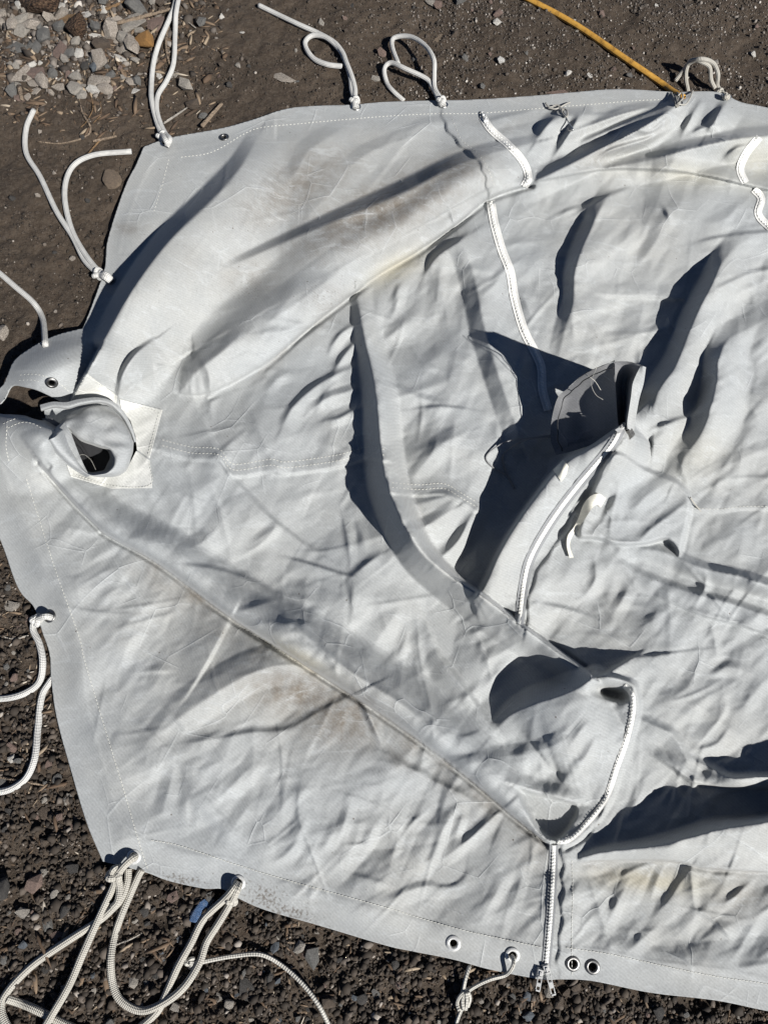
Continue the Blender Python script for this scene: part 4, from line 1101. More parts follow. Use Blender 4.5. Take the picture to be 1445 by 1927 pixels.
# draw cords of the hood
for pth in ([(1042, 818, 40), (1000, 824, 26), (960, 829, 14), (935, 840, 6), (914, 860, 3), (928, 880, 3), (955, 896, 3), (968, 920, 2)],
            [(1038, 822, 40), (990, 828, 22), (957, 845, 8), (946, 862, 4), (953, 890, 3), (966, 915, 2)]):
    c = catmull([(x, y, z + hz(x, y)) for x, y, z in pth], 6)
    tube('draw_cord', P(c[:, 0], c[:, 1], np.maximum(c[:, 2], 6) / 1000.0), 0.0013, M['cord_grey'], hood, 6, 1)
c = np.array([(1298, 936, 40), (1306, 948, 26), (1318, 962, 14)])
tube('loose_cord', P(c[:, 0], c[:, 1], c[:, 2] / 1000.0), 0.0013, M['cord'], cover, 6)
c = np.array([(146, 862, 30), (150, 857, 34), (160, 856, 34), (172, 866, 32), (181, 884, 28)])
tube('loose_thread', P(c[:, 0], c[:, 1], (c[:, 2] + 22) / 1000.0), 0.0005, M['cord'], cover, 5)
# ------------------------------------------------------------------ ropes and hose
ROPE_PX = []
def rope_thing(name, label, cat, strands, r, mat, knots=(), group=None, loc=None):
    e = bpy.data.objects.new(name, None); e.empty_display_size = 0.05; col.objects.link(e)
    tag(e, label, cat, group)
    for s in strands: ROPE_PX.extend([tuple(q) for q in catmull([(a[0], a[1]) for a in s], 5)])
    for s in strands: tube('strand', path3([(q[0], q[1], (q[2] if len(q) > 2 else 0) + 1.2) for q in s], r), r, mat, e, 10, 8)
    for k in knots:
        px, py, z = k[:3]; sc = (k[3] if len(k) > 3 else 1.0) * r
        c0 = P(px, py, zbase(px, py) + r * 1.6 + z / 1000.0)
        t = np.linspace(0, 2 * math.pi, 40)
        a = k[4] if len(k) > 4 else 0.4
        kx = (np.sin(t) + 2 * np.sin(2 * t)) * 0.62 * sc; ky = (np.cos(t) - 2 * np.cos(2 * t)) * 0.62 * sc; kz = -np.sin(3 * t) * 0.8 * sc
        pts = np.stack([kx * math.cos(a) - ky * math.sin(a), kx * math.sin(a) + ky * math.cos(a), kz], -1) + c0
        tube('knot', pts, r * 0.95, mat, e, 9, 2)
    return e
RR = 0.0051
rope_thing('rope', 'white braided rope looped through the corner grommet, running off the top edge', 'rope',
    [[(318, 274, 2), (311, 262, 9), (303, 250, 8), (293, 222, 2), (286, 190, 0), (285, 165), (289, 120, 2), (300, 80, 6), (318, 38, 8), (330, 5, 4), (338, -60)],
     [(314, 276, 0), (320, 262, 7), (312, 252, 10), (302, 232, 6), (295, 205, 2), (298, 178), (314, 152), (327, 118), (330, 60, 4), (333, 15, 12), (348, -50, 4)]],
    RR, M['rope'], [(305, 257, 6, 0.9, 0.3)])
rope_thing('rope', 'white braided rope with two free ends knotted to the shaded left grommet', 'rope',
    [[(209, 530, 0), (198, 522, 8), (187, 516, 8), (160, 490, 2), (137, 445), (106, 396), (76, 332), (50, 288), (50, 242), (64, 207)],
     [(212, 528, 0), (200, 516, 10), (188, 512, 10), (158, 474, 6), (133, 425, 2), (122, 362), (136, 315), (176, 292, 3), (248, 285, 6)]],
    RR, M['rope'], [(186, 516, 6, 0.95, 1.0)])
rope_thing('rope', 'short white rope end disappearing behind the raised hem at the left', 'rope',
    [[(-60, 470), (-10, 506), (30, 540), (64, 570), (81, 600), (86, 650)]], RR, M['rope'])
rope_thing('rope', 'white rope tied to the left grommet and curling off the left side', 'rope',
    [[(97, 1162, -2), (85, 1160, 8), (68, 1168, 8), (63, 1184, 4), (75, 1212), (81, 1248), (74, 1284), (44, 1306), (0, 1315), (-60, 1312)],
     [(112, 1262, -14), (94, 1284, 0), (79, 1312), (72, 1370), (65, 1430), (44, 1470), (0, 1490), (-60, 1482)]],
    RR, M['rope'], [(70, 1167, 7, 0.72, 0.2)])
rope_thing('rope', 'soiled rope with long loops knotted through the two lower left grommets', 'rope',
    [[(256, 1612, -3), (246, 1618, 7), (232, 1632, 10), (219, 1650, 12), (214, 1668, 6), (186, 1729, 6), (156, 1796, 8), (130, 1856, 10), (93, 1919, 10), (70, 1960, 4)],
     [(242, 1634, -6), (240, 1660, 0), (228, 1692, 3), (210, 1712, 2), (186, 1733, 2), (133, 1767), (66, 1813), (20, 1859), (3, 1894, 3), (14, 1930, 3), (40, 1960)],
     [(222, 1650, 10), (226, 1672, 8), (222, 1696, 5), (212, 1708, 4)],
     [(268, 1636, -6), (261, 1648, 0), (246, 1682), (229, 1722), (216, 1762), (209, 1806), (213, 1852), (229, 1884), (266, 1902), (306, 1889, 4), (345, 1859, 8), (375, 1813, 6), (389, 1773, 3), (412, 1736, 3), (432, 1703, 8), (444, 1680, 9), (451, 1664, 0)],
     [(447, 1662, 0), (437, 1676, 9), (420, 1694, 7), (383, 1730, 2), (359, 1776, 2), (335, 1819, 2), (312, 1872), (296, 1904), (262, 1935), (230, 1960)],
     [(13, 1879), (40, 1888), (66, 1899), (110, 1921), (160, 1945)]],
    RR, M['rope_dirty'], [(217, 1646, 10, 0.95, 0.7), (437, 1692, 8, 0.6, 0.7)])
rope_thing('rope', 'white rope with a small loop tied to the top hem, end pointing up left', 'rope',
    [[(672, 203, -2), (668, 190, 8), (662, 170, 6), (660, 150, 4), (654, 126, 3), (640, 95, 5), (614, 71, 6), (588, 67, 4), (574, 82, 2), (588, 108), (615, 121), (645, 125)],
     [(668, 204, -2), (667, 188, 9), (668, 168, 8), (662, 144, 9), (652, 118, 10), (644, 98, 9), (628, 79, 5), (600, 63), (560, 45), (520, 26), (487, 10)]],
    RR, M['rope'], [(667, 190, 6, 0.8, 0.1)])
rope_thing('rope', 'white rope forming an upright heart-shaped loop beside the top hem', 'rope',
    [[(836, 199, -2), (830, 187, 8), (818, 166, 10), (817, 140, 24), (816, 112, 34), (800, 86, 34), (772, 69, 24), (742, 71, 14), (738, 88, 8), (750, 122, 10)],
     [(833, 200, -2), (826, 188, 8), (814, 165, 8), (802, 148, 12), (762, 129, 24), (736, 118, 18), (723, 130, 8), (728, 156), (740, 172), (760, 190, -8)]],
    RR * 0.92, M['rope'], [(830, 189, 6, 0.75, 0.1)])
rope_thing('rope', 'thin grey rope arching over the soil at the upper right corner', 'rope',
    [[(1366, 184, -2), (1356, 172, 8), (1349, 160, 10), (1350, 138, 30), (1340, 118, 44), (1318, 111, 46), (1298, 118, 34), (1284, 134, 16), (1270, 152, 2)],
     [(1344, 166, 6), (1337, 150, 20), (1334, 126, 36), (1318, 116, 40), (1300, 114, 36), (1291, 130, 24), (1290, 150, 8), (1294, 172, 0)]],
    0.0042, M['rope_dirty'], [(1354, 174, 7, 0.8, 0.3), (1366, 182, 4, 0.5, 0.9)])
rope_thing('cord', 'thin pale cord with a white knotted end snaking over the soil', 'cord',
    [[(356, 1812, 6), (372, 1812, 5), (400, 1806, 5), (440, 1799, 5), (490, 1796, 6), (530, 1816, 5), (570, 1852, 5), (600, 1892, 6), (622, 1935, 5), (640, 1970, 5)]],
    0.0028, M['cord'], [(358, 1811, 2, 1.2, 0.2)])
rope_thing('cord', 'thin white cord looped through the bottom hem grommet, ending in a bundle', 'cord',
    [[(963, 1798, -4), (966, 1808, 6), (963, 1822, 10), (950, 1835, 10), (922, 1843, 8), (896, 1855, 8), (879, 1868, 10), (872, 1890, 10), (860, 1920, 3), (850, 1960)],
     [(884, 1815, -6), (881, 1824, 4), (875, 1845, 8), (871, 1866, 10)],
     [(876, 1866, 10), (866, 1874, 12), (860, 1888, 10), (864, 1902, 6)], [(880, 1866, 10), (884, 1878, 10), (880, 1894, 6)], [(876, 1868, 13), (870, 1882, 14), (872, 1900, 8)], [(877, 1867, 13), (878, 1884, 14), (876, 1900, 8)]],
    0.0026, M['cord'], [(876, 1868, 9, 0.9, 0.4)])
# thin ties of the cover's upper hem
tie = bpy.data.objects.new('hem_tie', None); col.objects.link(tie)
tag(tie, 'bunch of thin white tie cords gathered on the hem under the yellow hose', 'tie cord')
for s in ([(1262, 174, 3), (1268, 186, 8), (1271, 199, 6)], [(1266, 172, 4), (1272, 186, 10), (1274, 200, 6)], [(1270, 172, 4), (1275, 188, 9), (1273, 202, 4)], [(1274, 174, 4), (1278, 186, 8), (1276, 200, 4)],
          [(1274, 196, 8), (1284, 184, 14), (1282, 174, 14), (1275, 180, 10)], [(1275, 196, 8), (1288, 197, 12), (1297, 186, 16), (1303, 170, 18)]):
    tube('strand', path3(s, 0.0016), 0.0016, M['cord'], tie, 6, 6)
tie2 = bpy.data.objects.new('hook_tie', None); col.objects.link(tie2)
tag(tie2, 'thin knotted tie with a small wire hook lying on the top hem', 'tie cord')
for s in ([(1026, 194, 2), (1034, 202, 5), (1048, 198, 6), (1060, 208, 6)], [(1032, 203, 4), (1046, 205, 6), (1064, 196, 4), (1072, 193, 2)], [(1058, 204, 6), (1066, 208, 8), (1066, 220, 7), (1058, 214, 8), (1056, 206, 8)]):
    tube('strand', path3(s, 0.0018), 0.0018, M['cord'], tie2, 6, 6)
tube('wire_hook', path3([(1062, 214, 4), (1068, 228, 4), (1076, 240, 6), (1077, 245, 4), (1070, 246, 3), (1068, 241, 3)], 0.0012), 0.0012, M['metal'], tie2, 6, 6)
hose = tube('hose', path3([(900, -50), (985, -6), (1078, 44), (1178, 112), (1240, 154), (1262, 170, 6), (1285, 184, -2)], 0.0062), 0.0062, M['hose'], None, 12, 8)
tag(hose, 'worn yellow hose running diagonally over the soil to the canvas hem', 'hose')
# ------------------------------------------------------------------ stones, sticks and gravel
def rock_mesh(name, seed, flat=1.0, n=16, jag=0.25):
    r = random.Random(seed); bm = bmesh.new()
    for i in range(n):
        z = 1 - 2 * (i + 0.5) / n; a = i * 2.39996
        q = math.sqrt(1 - z * z); k = 1 + r.uniform(-jag, jag)
        bm.verts.new((q * math.cos(a) * k, q * math.sin(a) * k, z * k * flat))
    bmesh.ops.convex_hull(bm, input=bm.verts)
    for v in [v for v in bm.verts if not v.link_faces]: bm.verts.remove(v)
    if n > 18: bmesh.ops.bevel(bm, geom=bm.edges[:], offset=0.06, segments=1, affect='EDGES')
    me = bpy.data.meshes.new(name); bm.to_mesh(me); bm.free()
    return me
def stone_mat(name, c, var=0.35, scale=6, rough=0.8, c2=None, cell=False):
    m, nt, b = newmat(name)
    tc = N(nt, 'ShaderNodeTexCoord').outputs['Object']
    n = noise(nt, scale, 6, 0.65, tc)
    dk = tuple(x * (1 - var) for x in c); lt = c2 or tuple(min(1, x * (1 + var)) for x in c)
    nt.links.new(ramp(nt, n, [(0.3, dk), (0.52, c), (0.72, lt)]), b.inputs['Base Color'])
    b.inputs['Roughness'].default_value = rough
    n1 = bump(nt, noise(nt, scale * 5, 5, 0.7, tc), 0.6, 0.12, b)
    if cell:
        v = N(nt, 'ShaderNodeTexVoronoi'); v.inputs['Scale'].default_value = 7; nt.links.new(tc, v.inputs['Vector'])
        bump(nt, v.outputs['Distance'], 1.0, 0.35, b, n1)
    return m
SM = {'grey': stone_mat('grey_stone', (0.15, 0.145, 0.135)), 'pale': stone_mat('pale_stone', (0.33, 0.30, 0.26)), 'white': stone_mat('white_shell', (0.60, 0.57, 0.52), 0.25),
      'blue': stone_mat('blue_grey_stone', (0.11, 0.125, 0.14)), 'red': stone_mat('reddish_stone', (0.20, 0.14, 0.115)), 'brown': stone_mat('brown_stone', (0.10, 0.075, 0.055)),
      'orange': stone_mat('orange_stone', (0.30, 0.155, 0.045), 0.25), 'slag': stone_mat('porous_slag', (0.115, 0.062, 0.032), 0.55, 8, 0.9, (0.26, 0.17, 0.10), True),
      'dark': stone_mat('dark_stone', (0.06, 0.055, 0.05)), 'plaster': stone_mat('crumbly_plaster', (0.36, 0.31, 0.26), 0.6, 9, 0.9, (0.6, 0.55, 0.48)),
      'wood': stone_mat('grey_wood', (0.20, 0.15, 0.105), 0.35, 5), 'bluepaint': stone_mat('blue_painted_shard', (0.075, 0.15, 0.30), 0.35, 3, 0.55, (0.20, 0.25, 0.34)), 'ball': stone_mat('white_bead', (0.62, 0.60, 0.56), 0.12, 3, 0.5),
      'tan': stone_mat('tan_bark', (0.19, 0.115, 0.055), 0.4, 5)}
RK = {}
for i in range(10): RK[('r', i)] = rock_mesh('rock', 100 + i, 0.7, 20 if i % 2 else 11, 0.36)
for i in range(8): RK[('f', i)] = rock_mesh('flat_rock', 200 + i, 0.32, 20 if i % 2 else 10, 0.42)
matted = {}
def rock(name, label, cat, px, py, w, h, ang, mat, kind='r', var=0, zf=0.55, group=None, sink=0.3, tilt=0.2):
    key = (kind, var % (10 if kind == 'r' else 8), mat)
    if key not in matted:
        me = RK[key[:2]].copy(); me.name = name; me.materials.append(SM[mat]); matted[key] = me
    o = bpy.data.objects.new(name, matted[key]); col.objects.link(o)
    w3 = P(px, py, 0.0)
    sc = 1.0 / FPX * np.linalg.norm(w3 - np.array([0, 0, CAM_H]))     # metres per px there
    gz = float(ground_z(np.array([w3[0]]), np.array([w3[1]]))[0])
    a, b_ = w * sc / 2, h * sc / 2
    zz = min(a, b_) * (1.0 if kind == 'r' else 0.9)
    o.location = (w3[0], w3[1], gz + zz * (0.8 if kind == 'r' else 0.36) * (1 - sink))
    o.rotation_euler = (random.uniform(-tilt, tilt), random.uniform(-tilt, tilt), math.radians(ang))
    o.scale = (a, b_, zz)
    tag(o, label, cat, group)
    return o
big = [
 ('slag_lump', 'largest porous rust-brown slag lump at the top left', 'slag', 84, 16, 84, 46, -25, 'slag', 'r', 0),
 ('slag_lump', 'smaller round porous brown slag lump below the bark strip', 'slag', 150, 62, 40, 40, 10, 'slag', 'r', 1),
 ('bark_strip', 'tan bark strip between the two slag lumps', 'bark', 137, 33, 40, 20, 8, 'tan', 'f', 2),
 ('stone', 'smooth orange stone beside the white rope at the top left', 'stone', 276, 84, 34, 36, 20, 'orange', 'r', 3),
 ('shell_chip', 'upright white chip right of the largest slag lump', 'chip', 164, 22, 20, 32, 10, 'white', 'f', 0),
 ('shell_chip', 'narrow white chip just above the smaller slag lump', 'chip', 168, 46, 12, 22, -5, 'white', 'f', 1),
 ('shell_chip', 'small white crescent chip right of the smaller slag lump', 'chip', 183, 68, 22, 9, 5, 'white', 'f', 2),
 ('stone', 'large pale flat stone beneath the thick stick', 'stone', 254, 46, 34, 46, -20, 'pale', 'f', 3),
 ('stone', 'beige white-veined stone left of the orange stone', 'stone', 251, 90, 34, 28, -30, 'plaster', 'r', 4),
 ('stone', 'grey round stone left of the smaller slag lump', 'stone', 113, 53, 22, 20, 0, 'grey', 'r', 5),
 ('stone', 'angular grey stone at the left of the rubble heap', 'stone', 48, 57, 30, 20, 15, 'pale', 'r', 6),
 ('stone', 'wide grey stone near the left picture edge in the rubble', 'stone', 32, 88, 40, 24, -10, 'grey', 'f', 4),
 ('stone', 'greenish grey stone in the middle of the rubble heap', 'stone', 84, 70, 24, 26, 30, 'grey', 'r', 7),
 ('stone', 'grey stone right of the narrow white chip', 'stone', 182, 55, 20, 20, 0, 'grey', 'r', 8),
 ('stone', 'dark brown block below the white crescent chip', 'stone', 190, 88, 28, 26, 10, 'brown', 'r', 9),
 ('stone', 'oval grey stone below the smaller slag lump', 'stone', 134, 103, 18, 18, 0, 'grey', 'r', 0),
 ('stone', 'bluish oval pebble at the lower tip of the rubble heap', 'stone', 177, 126, 15, 21, 0, 'blue', 'r', 1),
 ('stone', 'dark oval pebble left of the bluish oval one', 'stone', 161, 123, 14, 20, 0, 'dark', 'r', 2),
 ('shell_chip', 'long white splinter below the beige stone', 'chip', 225, 109, 36, 9, -36, 'white', 'f', 5),
 ('shell_chip', 'striped white chip at the centre of the rubble heap', 'chip', 163, 98, 34, 13, -28, 'plaster', 'f', 6),
 ('plaster_lump', 'crumbly white plaster lump below the rubble heap', 'plaster', 180, 150, 40, 30, 0, 'plaster', 'f', 7),
 ('plaster_lump', 'small crumbly plaster lump left of the larger one', 'plaster', 113, 160, 22, 20, 0, 'plaster', 'f', 0),
 ('plaster_lump', 'flat plaster crumb near the left picture edge', 'plaster', 66, 155, 22, 18, 0, 'plaster', 'f', 1),
 ('stone', 'pale wedge stone above the crumbly plaster lump', 'stone', 144, 145, 20, 18, 30, 'pale', 'r', 3),
 ('shell_chip', 'white shard inside the rope loop at the top left', 'chip', 297, 138, 16, 36, 18, 'white', 'f', 2),
 ('stone', 'pale stone under the right strand of the corner rope', 'stone', 320, 134, 26, 18, 0, 'pale', 'f', 3),
 ('stone', 'square grey block right of the corner rope', 'stone', 349, 159, 25, 30, 5, 'pale', 'r', 4),
 ('stone', 'brown crumbly stone below the square grey block', 'stone', 362, 193, 26, 20, 0, 'brown', 'r', 5),
 ('stone', 'small rounded grey stone right of the corner rope, near the top', 'stone', 382, 46, 15, 18, 0, 'grey', 'r', 6),
 ('stone', 'oval grey pebble by the dark stick', 'stone', 381, 213, 15, 12, 0, 'grey', 'r', 7),
 ('brick_chip', 'long pinkish chip with a red end, left of the top rope', 'chip', 531, 143, 50, 18, -24, 'plaster', 'f', 4),
 ('stone', 'pale grey stone left of the heart-shaped rope loop', 'stone', 708, 147, 22, 14, 0, 'pale', 'r', 8),
 ('wood_chip', 'rectangular wood chip right of the heart-shaped rope loop', 'wood chip', 828, 65, 13, 40, -40, 'wood', 'f', 5),
 ('bead', 'small white ball on the soil above the canvas', 'ball', 941, 114, 13, 13, 0, 'ball', 'r', 9),
 ('stone', 'small pale pebble at the end of the arching grey rope', 'stone', 1347, 115, 10, 12, 0, 'pale', 'r', 1),
 ('stone', 'pinkish pebble at the top edge, right of centre', 'stone', 825, 6, 16, 16, 0, 'red', 'r', 2),
 ('stone', 'pale pebble at the top edge beside the pinkish one', 'stone', 812, 2, 20, 12, 0, 'pale', 'r', 3),
 ('stone', 'flat brown stone lying against the top hem', 'stone', 1048, 173, 34, 9, -4, 'red', 'f', 6),
 ('plastic_shard', 'blue painted shard half under the bottom hem', 'shard', 378, 1712, 32, 46, -28, 'bluepaint', 'f', 7),
 ('stone', 'grey stone beside the blue shard', 'stone', 394, 1688, 24, 28, 10, 'grey', 'f', 0),
 ('stone', 'greenish grey rounded stone left of the long rope loops', 'stone', 85, 1739, 23, 25, 0, 'grey', 'r', 4),
 ('stone', 'round dark stone cut by the left picture edge', 'stone', 4, 1675, 34, 40, 0, 'dark', 'r', 5),
 ('stone', 'reddish stone left of the rope knot', 'stone', 68, 1664, 32, 26, 15, 'red', 'r', 6),
 ('stone', 'small pale oval pebble right of the reddish stone', 'stone', 104, 1680, 14, 15, 0, 'pale', 'r', 7),
 ('stone', 'flat pinkish stone partly under the long rope', 'stone', 110, 1768, 34, 30, 10, 'red', 'f', 1),
 ('stone', 'broad grey stone above the thin cord', 'stone', 588, 1800, 32, 38, 0, 'grey', 'r', 8),
 ('stone', 'dark wedge-shaped stone below the thin cord', 'stone', 463, 1862, 26, 44, 25, 'dark', 'f', 2),
 ('stone', 'brownish stone under the bottom hem, right of the rope', 'stone', 288, 1676, 24, 18, 0, 'brown', 'r', 9),
 ('stone', 'small grey stone between the two rope strands', 'stone', 338, 1769, 17, 15, 0, 'blue', 'r', 0),
 ('stone', 'white-spotted pebble at the left, above the lower corner', 'stone', 20, 1428, 16, 14, 0, 'white', 'r', 1),
 ('stone', 'pinkish pebble at the left by the hem', 'stone', 113, 1538, 14, 14, 0, 'red', 'r', 2),
 ('stone', 'brown flat stone in the soil left of the hem', 'stone', 88, 1536, 34, 18, -40, 'brown', 'f', 3),
 ('stone', 'pale tan stone at the left picture edge above the hem', 'stone', 18, 1140, 36, 22, 10, 'pale', 'f', 4),
 ('stone', 'pale stone at the left picture edge beside the raised hem', 'stone', 6, 628, 26, 34, 0, 'plaster', 'r', 3),
 ('stone', 'tan patchy clod between the left rope and the canvas', 'stone', 216, 338, 34, 44, 30, 'wood', 'f', 5),
]
for b_ in big:
    name, label, cat, px, py, w, h, ang, mt, kd, vr = b_
    rock(name, label, cat, px, py, w, h, ang, mt, kd, vr, sink=1.3 if ('strand' in label or 'rope loop' in label or 'under the long rope' in label) else 0.3)
def stick(name, label, pts, r, mat, cat='stick', taper=(1, 0.9, 0.7), group=None):
    o = tube(name, path3(pts, r), r, SM[mat], None, 7, 4, taper)
    tag(o, label, cat, group); return o
stick('stick', 'thick brown stick lying across the rubble heap', [(212, 46, 8), (260, 34, 10), (321, 17, 4)], 0.0045, 'wood')
stick('stick', 'tan stick at the top edge above the thick stick', [(184, 22, 2), (214, 12, 4), (236, 2, 2)], 0.0038, 'tan')
stick('twig', 'pale bent twig between the strands of the corner rope', [(318, 48, 4), (313, 80, 3), (316, 108, 2), (321, 122, 1)], 0.003, 'wood', 'twig')
stick('straw', 'pale yellow straw right of the corner rope knot', [(308, 232, 1), (330, 218, 2), (353, 202, 1)], 0.0024, 'pale', 'straw')
stick('stick', 'dark stick with a broken end above the canvas corner', [(380, 238, 1), (400, 215, 3), (418, 195, 2)], 0.0048, 'wood')
stick('stick', 'short stubby stick at the left below the plaster crumb', [(37, 162, 2), (42, 188, 1)], 0.0048, 'wood')
stick('root', 'thin curved root lying left of the corner rope', [(148, 178, 2), (156, 212, 2), (171, 240, 2), (160, 258, 1), (116, 270, 1), (70, 266, 1)], 0.0020, 'wood', 'root', (0.6, 1, 0.9, 0.6))
stick('root', 'finer curled rootlet beside the thin curved root', [(165, 165, 1), (176, 200, 3), (164, 228, 2), (152, 240, 1)], 0.0011, 'tan', 'root')
stick('root', 'hair-thin rootlet looping right of the curved root', [(190, 190, 1), (190, 215, 2), (176, 232, 1)], 0.0008, 'tan', 'root')
stick('straw', 'thin straw right of the corner rope at the top', [(339, 32, 1), (355, 42, 2), (369, 53, 1)], 0.0016, 'pale', 'straw')
stick('stick', 'reddish stick above the free rope end', [(164, 292, 1), (176, 278, 2), (188, 265, 1)], 0.0022, 'tan')
stick('stick', 'flat splinter above the free rope end', [(176, 266, 1), (200, 261, 2), (220, 256, 1)], 0.0030, 'wood')
stick('twig', 'grey twig at the tip of the left rope', [(66, 212, 2), (76, 202, 3), (88, 195, 1)], 0.0018, 'wood', 'twig')
stick('twig', 'pair-forked twig at the left below the grommet rope', [(18, 1216, 1), (40, 1200, 2), (55, 1196, 1)], 0.0016, 'pale', 'twig')
stick('twig', 'thin twig left of the lower left rope curl', [(0, 1196, 1), (24, 1202, 2), (52, 1198, 1)], 0.0012, 'pale', 'twig')
stick('straw', 'straw standing in the soil below the bottom hem', [(1001, 1862, 1), (1000, 1890, 4), (998, 1926, 1)], 0.0014, 'wood', 'straw')
stick('straw', 'pale straw across the soil below the blue shard', [(218, 1778, 1), (245, 1768, 2), (268, 1756, 1)], 0.0012, 'pale', 'straw')
stick('stick', 'brown stick in the soil at the lower left edge', [(0, 1462, 1), (40, 1470, 2), (84, 1478, 1)], 0.0018, 'wood')
stick('straw', 'straw left of the broad grey stone', [(538, 1772, 1), (570, 1776, 2), (598, 1772, 1)], 0.0015, 'wood', 'straw')

# scattered pebbles that nothing tells apart, grouped by where they lie
RPX = np.array(ROPE_PX)
def visible_spot(x0, x1, y0, y1, lim=14):
    for _ in range(60):
        x, y = rng.uniform(x0, x1), rng.uniform(y0, y1)
        if bilin(cgx, cgy, cD, x, y) > lim and np.hypot(RPX[:, 0] - x, RPX[:, 1] - y).min() > 17: return x, y
    return None
zones = [((0, 330, 0, 185), 84, 'in the top left rubble heap', 'rubble stones', 'angular', ['grey', 'pale', 'brown', 'plaster', 'white', 'pale', 'red', 'plaster'], (9, 28)),
         ((0, 260, 180, 600), 22, 'in the damp soil left of the canvas', 'clods left of the canvas', 'rough', ['dark', 'brown', 'plaster'], (6, 13)),
         ((340, 1445, 0, 190), 46, 'in the dark soil above the canvas', 'pebbles above the canvas', 'loose', ['grey', 'pale', 'dark', 'brown', 'red', 'white'], (6, 13)),
         ((0, 180, 1060, 1600), 38, 'in the soil left of the lower canvas', 'pebbles left of the lower canvas', 'loose', ['grey', 'dark', 'brown', 'red', 'pale'], (6, 16)),
         ((0, 1445, 1620, 1927), 108, 'in the soil below the bottom hem', 'pebbles below the canvas', 'loose', ['grey', 'dark', 'brown', 'red', 'grey', 'dark', 'pale', 'blue'], (7, 19))]
ADJ = {'grey': 'grey', 'pale': 'pale beige', 'brown': 'brown', 'dark': 'blackish', 'white': 'white', 'plaster': 'mottled whitish', 'red': 'reddish', 'blue': 'bluish'}
def adist(p, q): return math.hypot(p[0] - q[0], p[1] - q[1])
placed = [(b_[3], b_[4]) for b_ in big]
for (x0, x1, y0, y1), n_, where, grp, form, mats, (s0, s1) in zones:
    for k in range(n_):
        for _ in range(12):
            sp = visible_spot(x0, x1, y0, y1)
            if sp is not None and min(adist(sp, q) for q in placed) > 13: break
        if sp is None: continue
        placed.append(sp)
        s = s0 + (s1 - s0) * rng.random() ** 2.0
        mt = mats[int(rng.integers(len(mats)))]
        rock('pebble', 'small %s %s stone %s' % (form, ADJ[mt], where), 'pebble', sp[0], sp[1], s * rng.uniform(.8, 1.5), s, rng.uniform(0, 180), mt, 'r' if rng.random() < .7 else 'f', int(rng.integers(20)), group=ADJ[mt] + ' ' + grp, sink=0.35, tilt=0.5)

# gravel and crumbs too many to count
def scatter(name, n, box, size, dens, seed, mat, stretch=(1, 1, 1)):
    r = np.random.default_rng(seed)
    x = r.uniform(box[0], box[1], n); y = r.uniform(box[2], box[3], n)
    d = bilin(cgx, cgy, cD, x, y)
    keep = (d > 4) & (r.random(n) < dens(x, y))
    x, y = x[keep], y[keep]; n = len(x)
    w = P(x, y, np.zeros(n)); gz = ground_z(w[:, 0], w[:, 1])
    s = size[0] * np.exp(r.normal(0, size[1], n)); s = np.minimum(s, size[2])
    t = (1 + 5 ** .5) / 2
    iv = np.array([(-1, t, 0), (1, t, 0), (-1, -t, 0), (1, -t, 0), (0, -1, t), (0, 1, t), (0, -1, -t), (0, 1, -t), (t, 0, -1), (t, 0, 1), (-t, 0, -1), (-t, 0, 1)], float) / 1.9
    fc = np.array([(0, 11, 5), (0, 5, 1), (0, 1, 7), (0, 7, 10), (0, 10, 11), (1, 5, 9), (5, 11, 4), (11, 10, 2), (10, 7, 6), (7, 1, 8), (3, 9, 4), (3, 4, 2), (3, 2, 6), (3, 6, 8), (3, 8, 9), (4, 9, 5), (2, 4, 11), (6, 2, 10), (8, 6, 7), (9, 8, 1)])
    k = r.uniform(0.6, 1.25, (n, 12, 1))
    v = iv[None] * k * s[:, None, None] * r.uniform(0.55, 1.3, (n, 1, 3)) * np.array(stretch)
    a = r.uniform(0, 2 * np.pi, n); b_ = r.uniform(-.8, .8, n)
    ca_, sa_ = np.cos(a)[:, None], np.sin(a)[:, None]; cb, sb = np.cos(b_)[:, None], np.sin(b_)[:, None]
    y2, z2 = v[..., 1] * cb - v[..., 2] * sb, v[..., 1] * sb + v[..., 2] * cb
    vx, vy = v[..., 0] * ca_ - y2 * sa_, v[..., 0] * sa_ + y2 * ca_
    V = np.stack([vx + w[:, 0:1], vy + w[:, 1:2], z2 + (gz + s * 0.25)[:, None]], -1).reshape(-1, 3)
    F = (fc[None] + (np.arange(n) * 12)[:, None, None]).reshape(-1, 3)
    o = link_mesh(name, V, F, mat, None, False, None, True)
    cl = np.repeat(r.random((n, 1)), 12, 0); c2 = np.repeat(r.random((n, 1)), 12, 0)
    at = o.data.color_attributes.new('pick', 'FLOAT_COLOR', 'POINT')
    at.data.foreach_set('color', np.concatenate([cl, c2, cl * 0, cl * 0 + 1], 1).astype(np.float32).ravel())
    tag(o, kind='stuff')
    return o
def grain_mat(name, stops):
    m, nt, b = newmat(name)
    at = N(nt, 'ShaderNodeAttribute', attribute_name='pick'); sp = N(nt, 'ShaderNodeSeparateColor'); nt.links.new(at.outputs['Color'], sp.inputs[0])
    r_ = N(nt, 'ShaderNodeValToRGB'); r_.color_ramp.interpolation = 'LINEAR'
    el = r_.color_ramp.elements
    while len(el) < len(stops): el.new(0.5)
    for e, (p_, c) in zip(el, stops): e.position = p_; e.color = (*c, 1)
    nt.links.new(sp.outputs[0], r_.inputs[0])
    pos = N(nt, 'ShaderNodeNewGeometry').outputs['Position']
    c = mixc(nt, 0.5, r_.outputs[0], ramp(nt, noise(nt, 500, 3, 0.6, pos), [(0.3, (0.45, 0.45, 0.45)), (0.7, (1, 1, 1))]), 'MULTIPLY')
    nt.links.new(c, b.inputs['Base Color']); b.inputs['Roughness'].default_value = 0.85
    return m
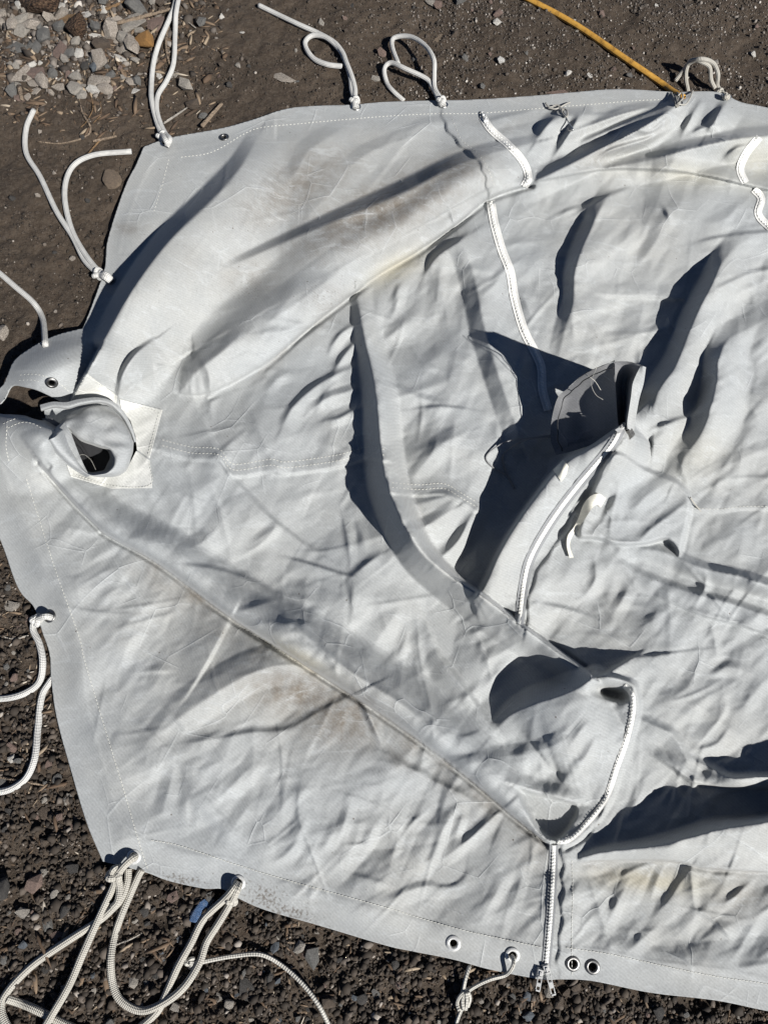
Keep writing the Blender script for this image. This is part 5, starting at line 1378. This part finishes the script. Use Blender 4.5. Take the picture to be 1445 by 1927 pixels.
M['grain'] = grain_mat('soil_grain', [(0.0, (0.022, 0.016, 0.011)), (0.6, (0.042, 0.031, 0.022)), (0.85, (0.075, 0.057, 0.042)), (0.96, (0.12, 0.098, 0.08)), (0.995, (0.34, 0.30, 0.26))])
M['grit'] = grain_mat('grey_grit', [(0.0, (0.034, 0.026, 0.020)), (0.5, (0.068, 0.055, 0.044)), (0.8, (0.125, 0.106, 0.09)), (0.95, (0.25, 0.22, 0.19)), (0.99, (0.5, 0.46, 0.41))])
g1 = scatter('soil_crumbs', 92000, (-160, 1600, 1000, 2050), (0.0020, 0.55, 0.0075), lambda x, y: 0.35 + 0.65 * sstep(-.25, .2, gnoise(x / 90, y / 90, 5)), 1, M['grain'])
g1['label'] = 'loose dark soil crumbs below and left of the canvas'
g2 = scatter('grit', 34000, (560, 1640, -120, 330), (0.0015, 0.45, 0.0045), lambda x, y: sstep(560, 900, x) * (0.35 + 0.65 * sstep(-.25, .2, gnoise(x / 90, y / 70, 7))), 2, M['grit'])
g2['label'] = 'grey grit spread over the soil at the upper right'
g3 = scatter('rubble_grit', 14000, (-160, 420, -120, 250), (0.0030, 0.6, 0.010), lambda x, y: np.exp(-((x - 110) / 170) ** 2 - ((y - 40) / 80) ** 2), 3, M['grit'])
g3['label'] = 'fine broken rubble between the stones at the top left'
g4 = scatter('soil_specks', 46000, (-160, 900, -100, 1100), (0.0014, 0.55, 0.0045), lambda x, y: 0.15 + 0.6 * sstep(-.3, .25, gnoise(x / 110, y / 90, 15)), 4, M['grain'])
g4['label'] = 'sparse soil crumbs on the damp ground left of the canvas'
M['litter'] = grain_mat('wood_litter', [(0.0, (0.05, 0.032, 0.02)), (0.4, (0.11, 0.07, 0.042)), (0.75, (0.20, 0.14, 0.09)), (0.95, (0.34, 0.27, 0.19)), (0.99, (0.5, 0.44, 0.36))])
g5 = scatter('wood_litter', 7600, (-160, 430, -120, 260), (0.0026, 0.6, 0.008), lambda x, y: 0.06 + np.exp(-((x - 140) / 190) ** 2 - ((y - 60) / 100) ** 2), 5, M['litter'], (3.2, 0.8, 0.35))
g5['label'] = 'splinters and bark bits strewn through the top left rubble'
g6 = scatter('bark_crumbs', 5000, (-160, 1600, 1000, 2050), (0.0020, 0.55, 0.006), lambda x, y: 0.9 + 0 * x, 6, M['litter'], (3.4, 0.7, 0.4))
g6['label'] = 'bark and straw bits in the soil around the lower canvas'
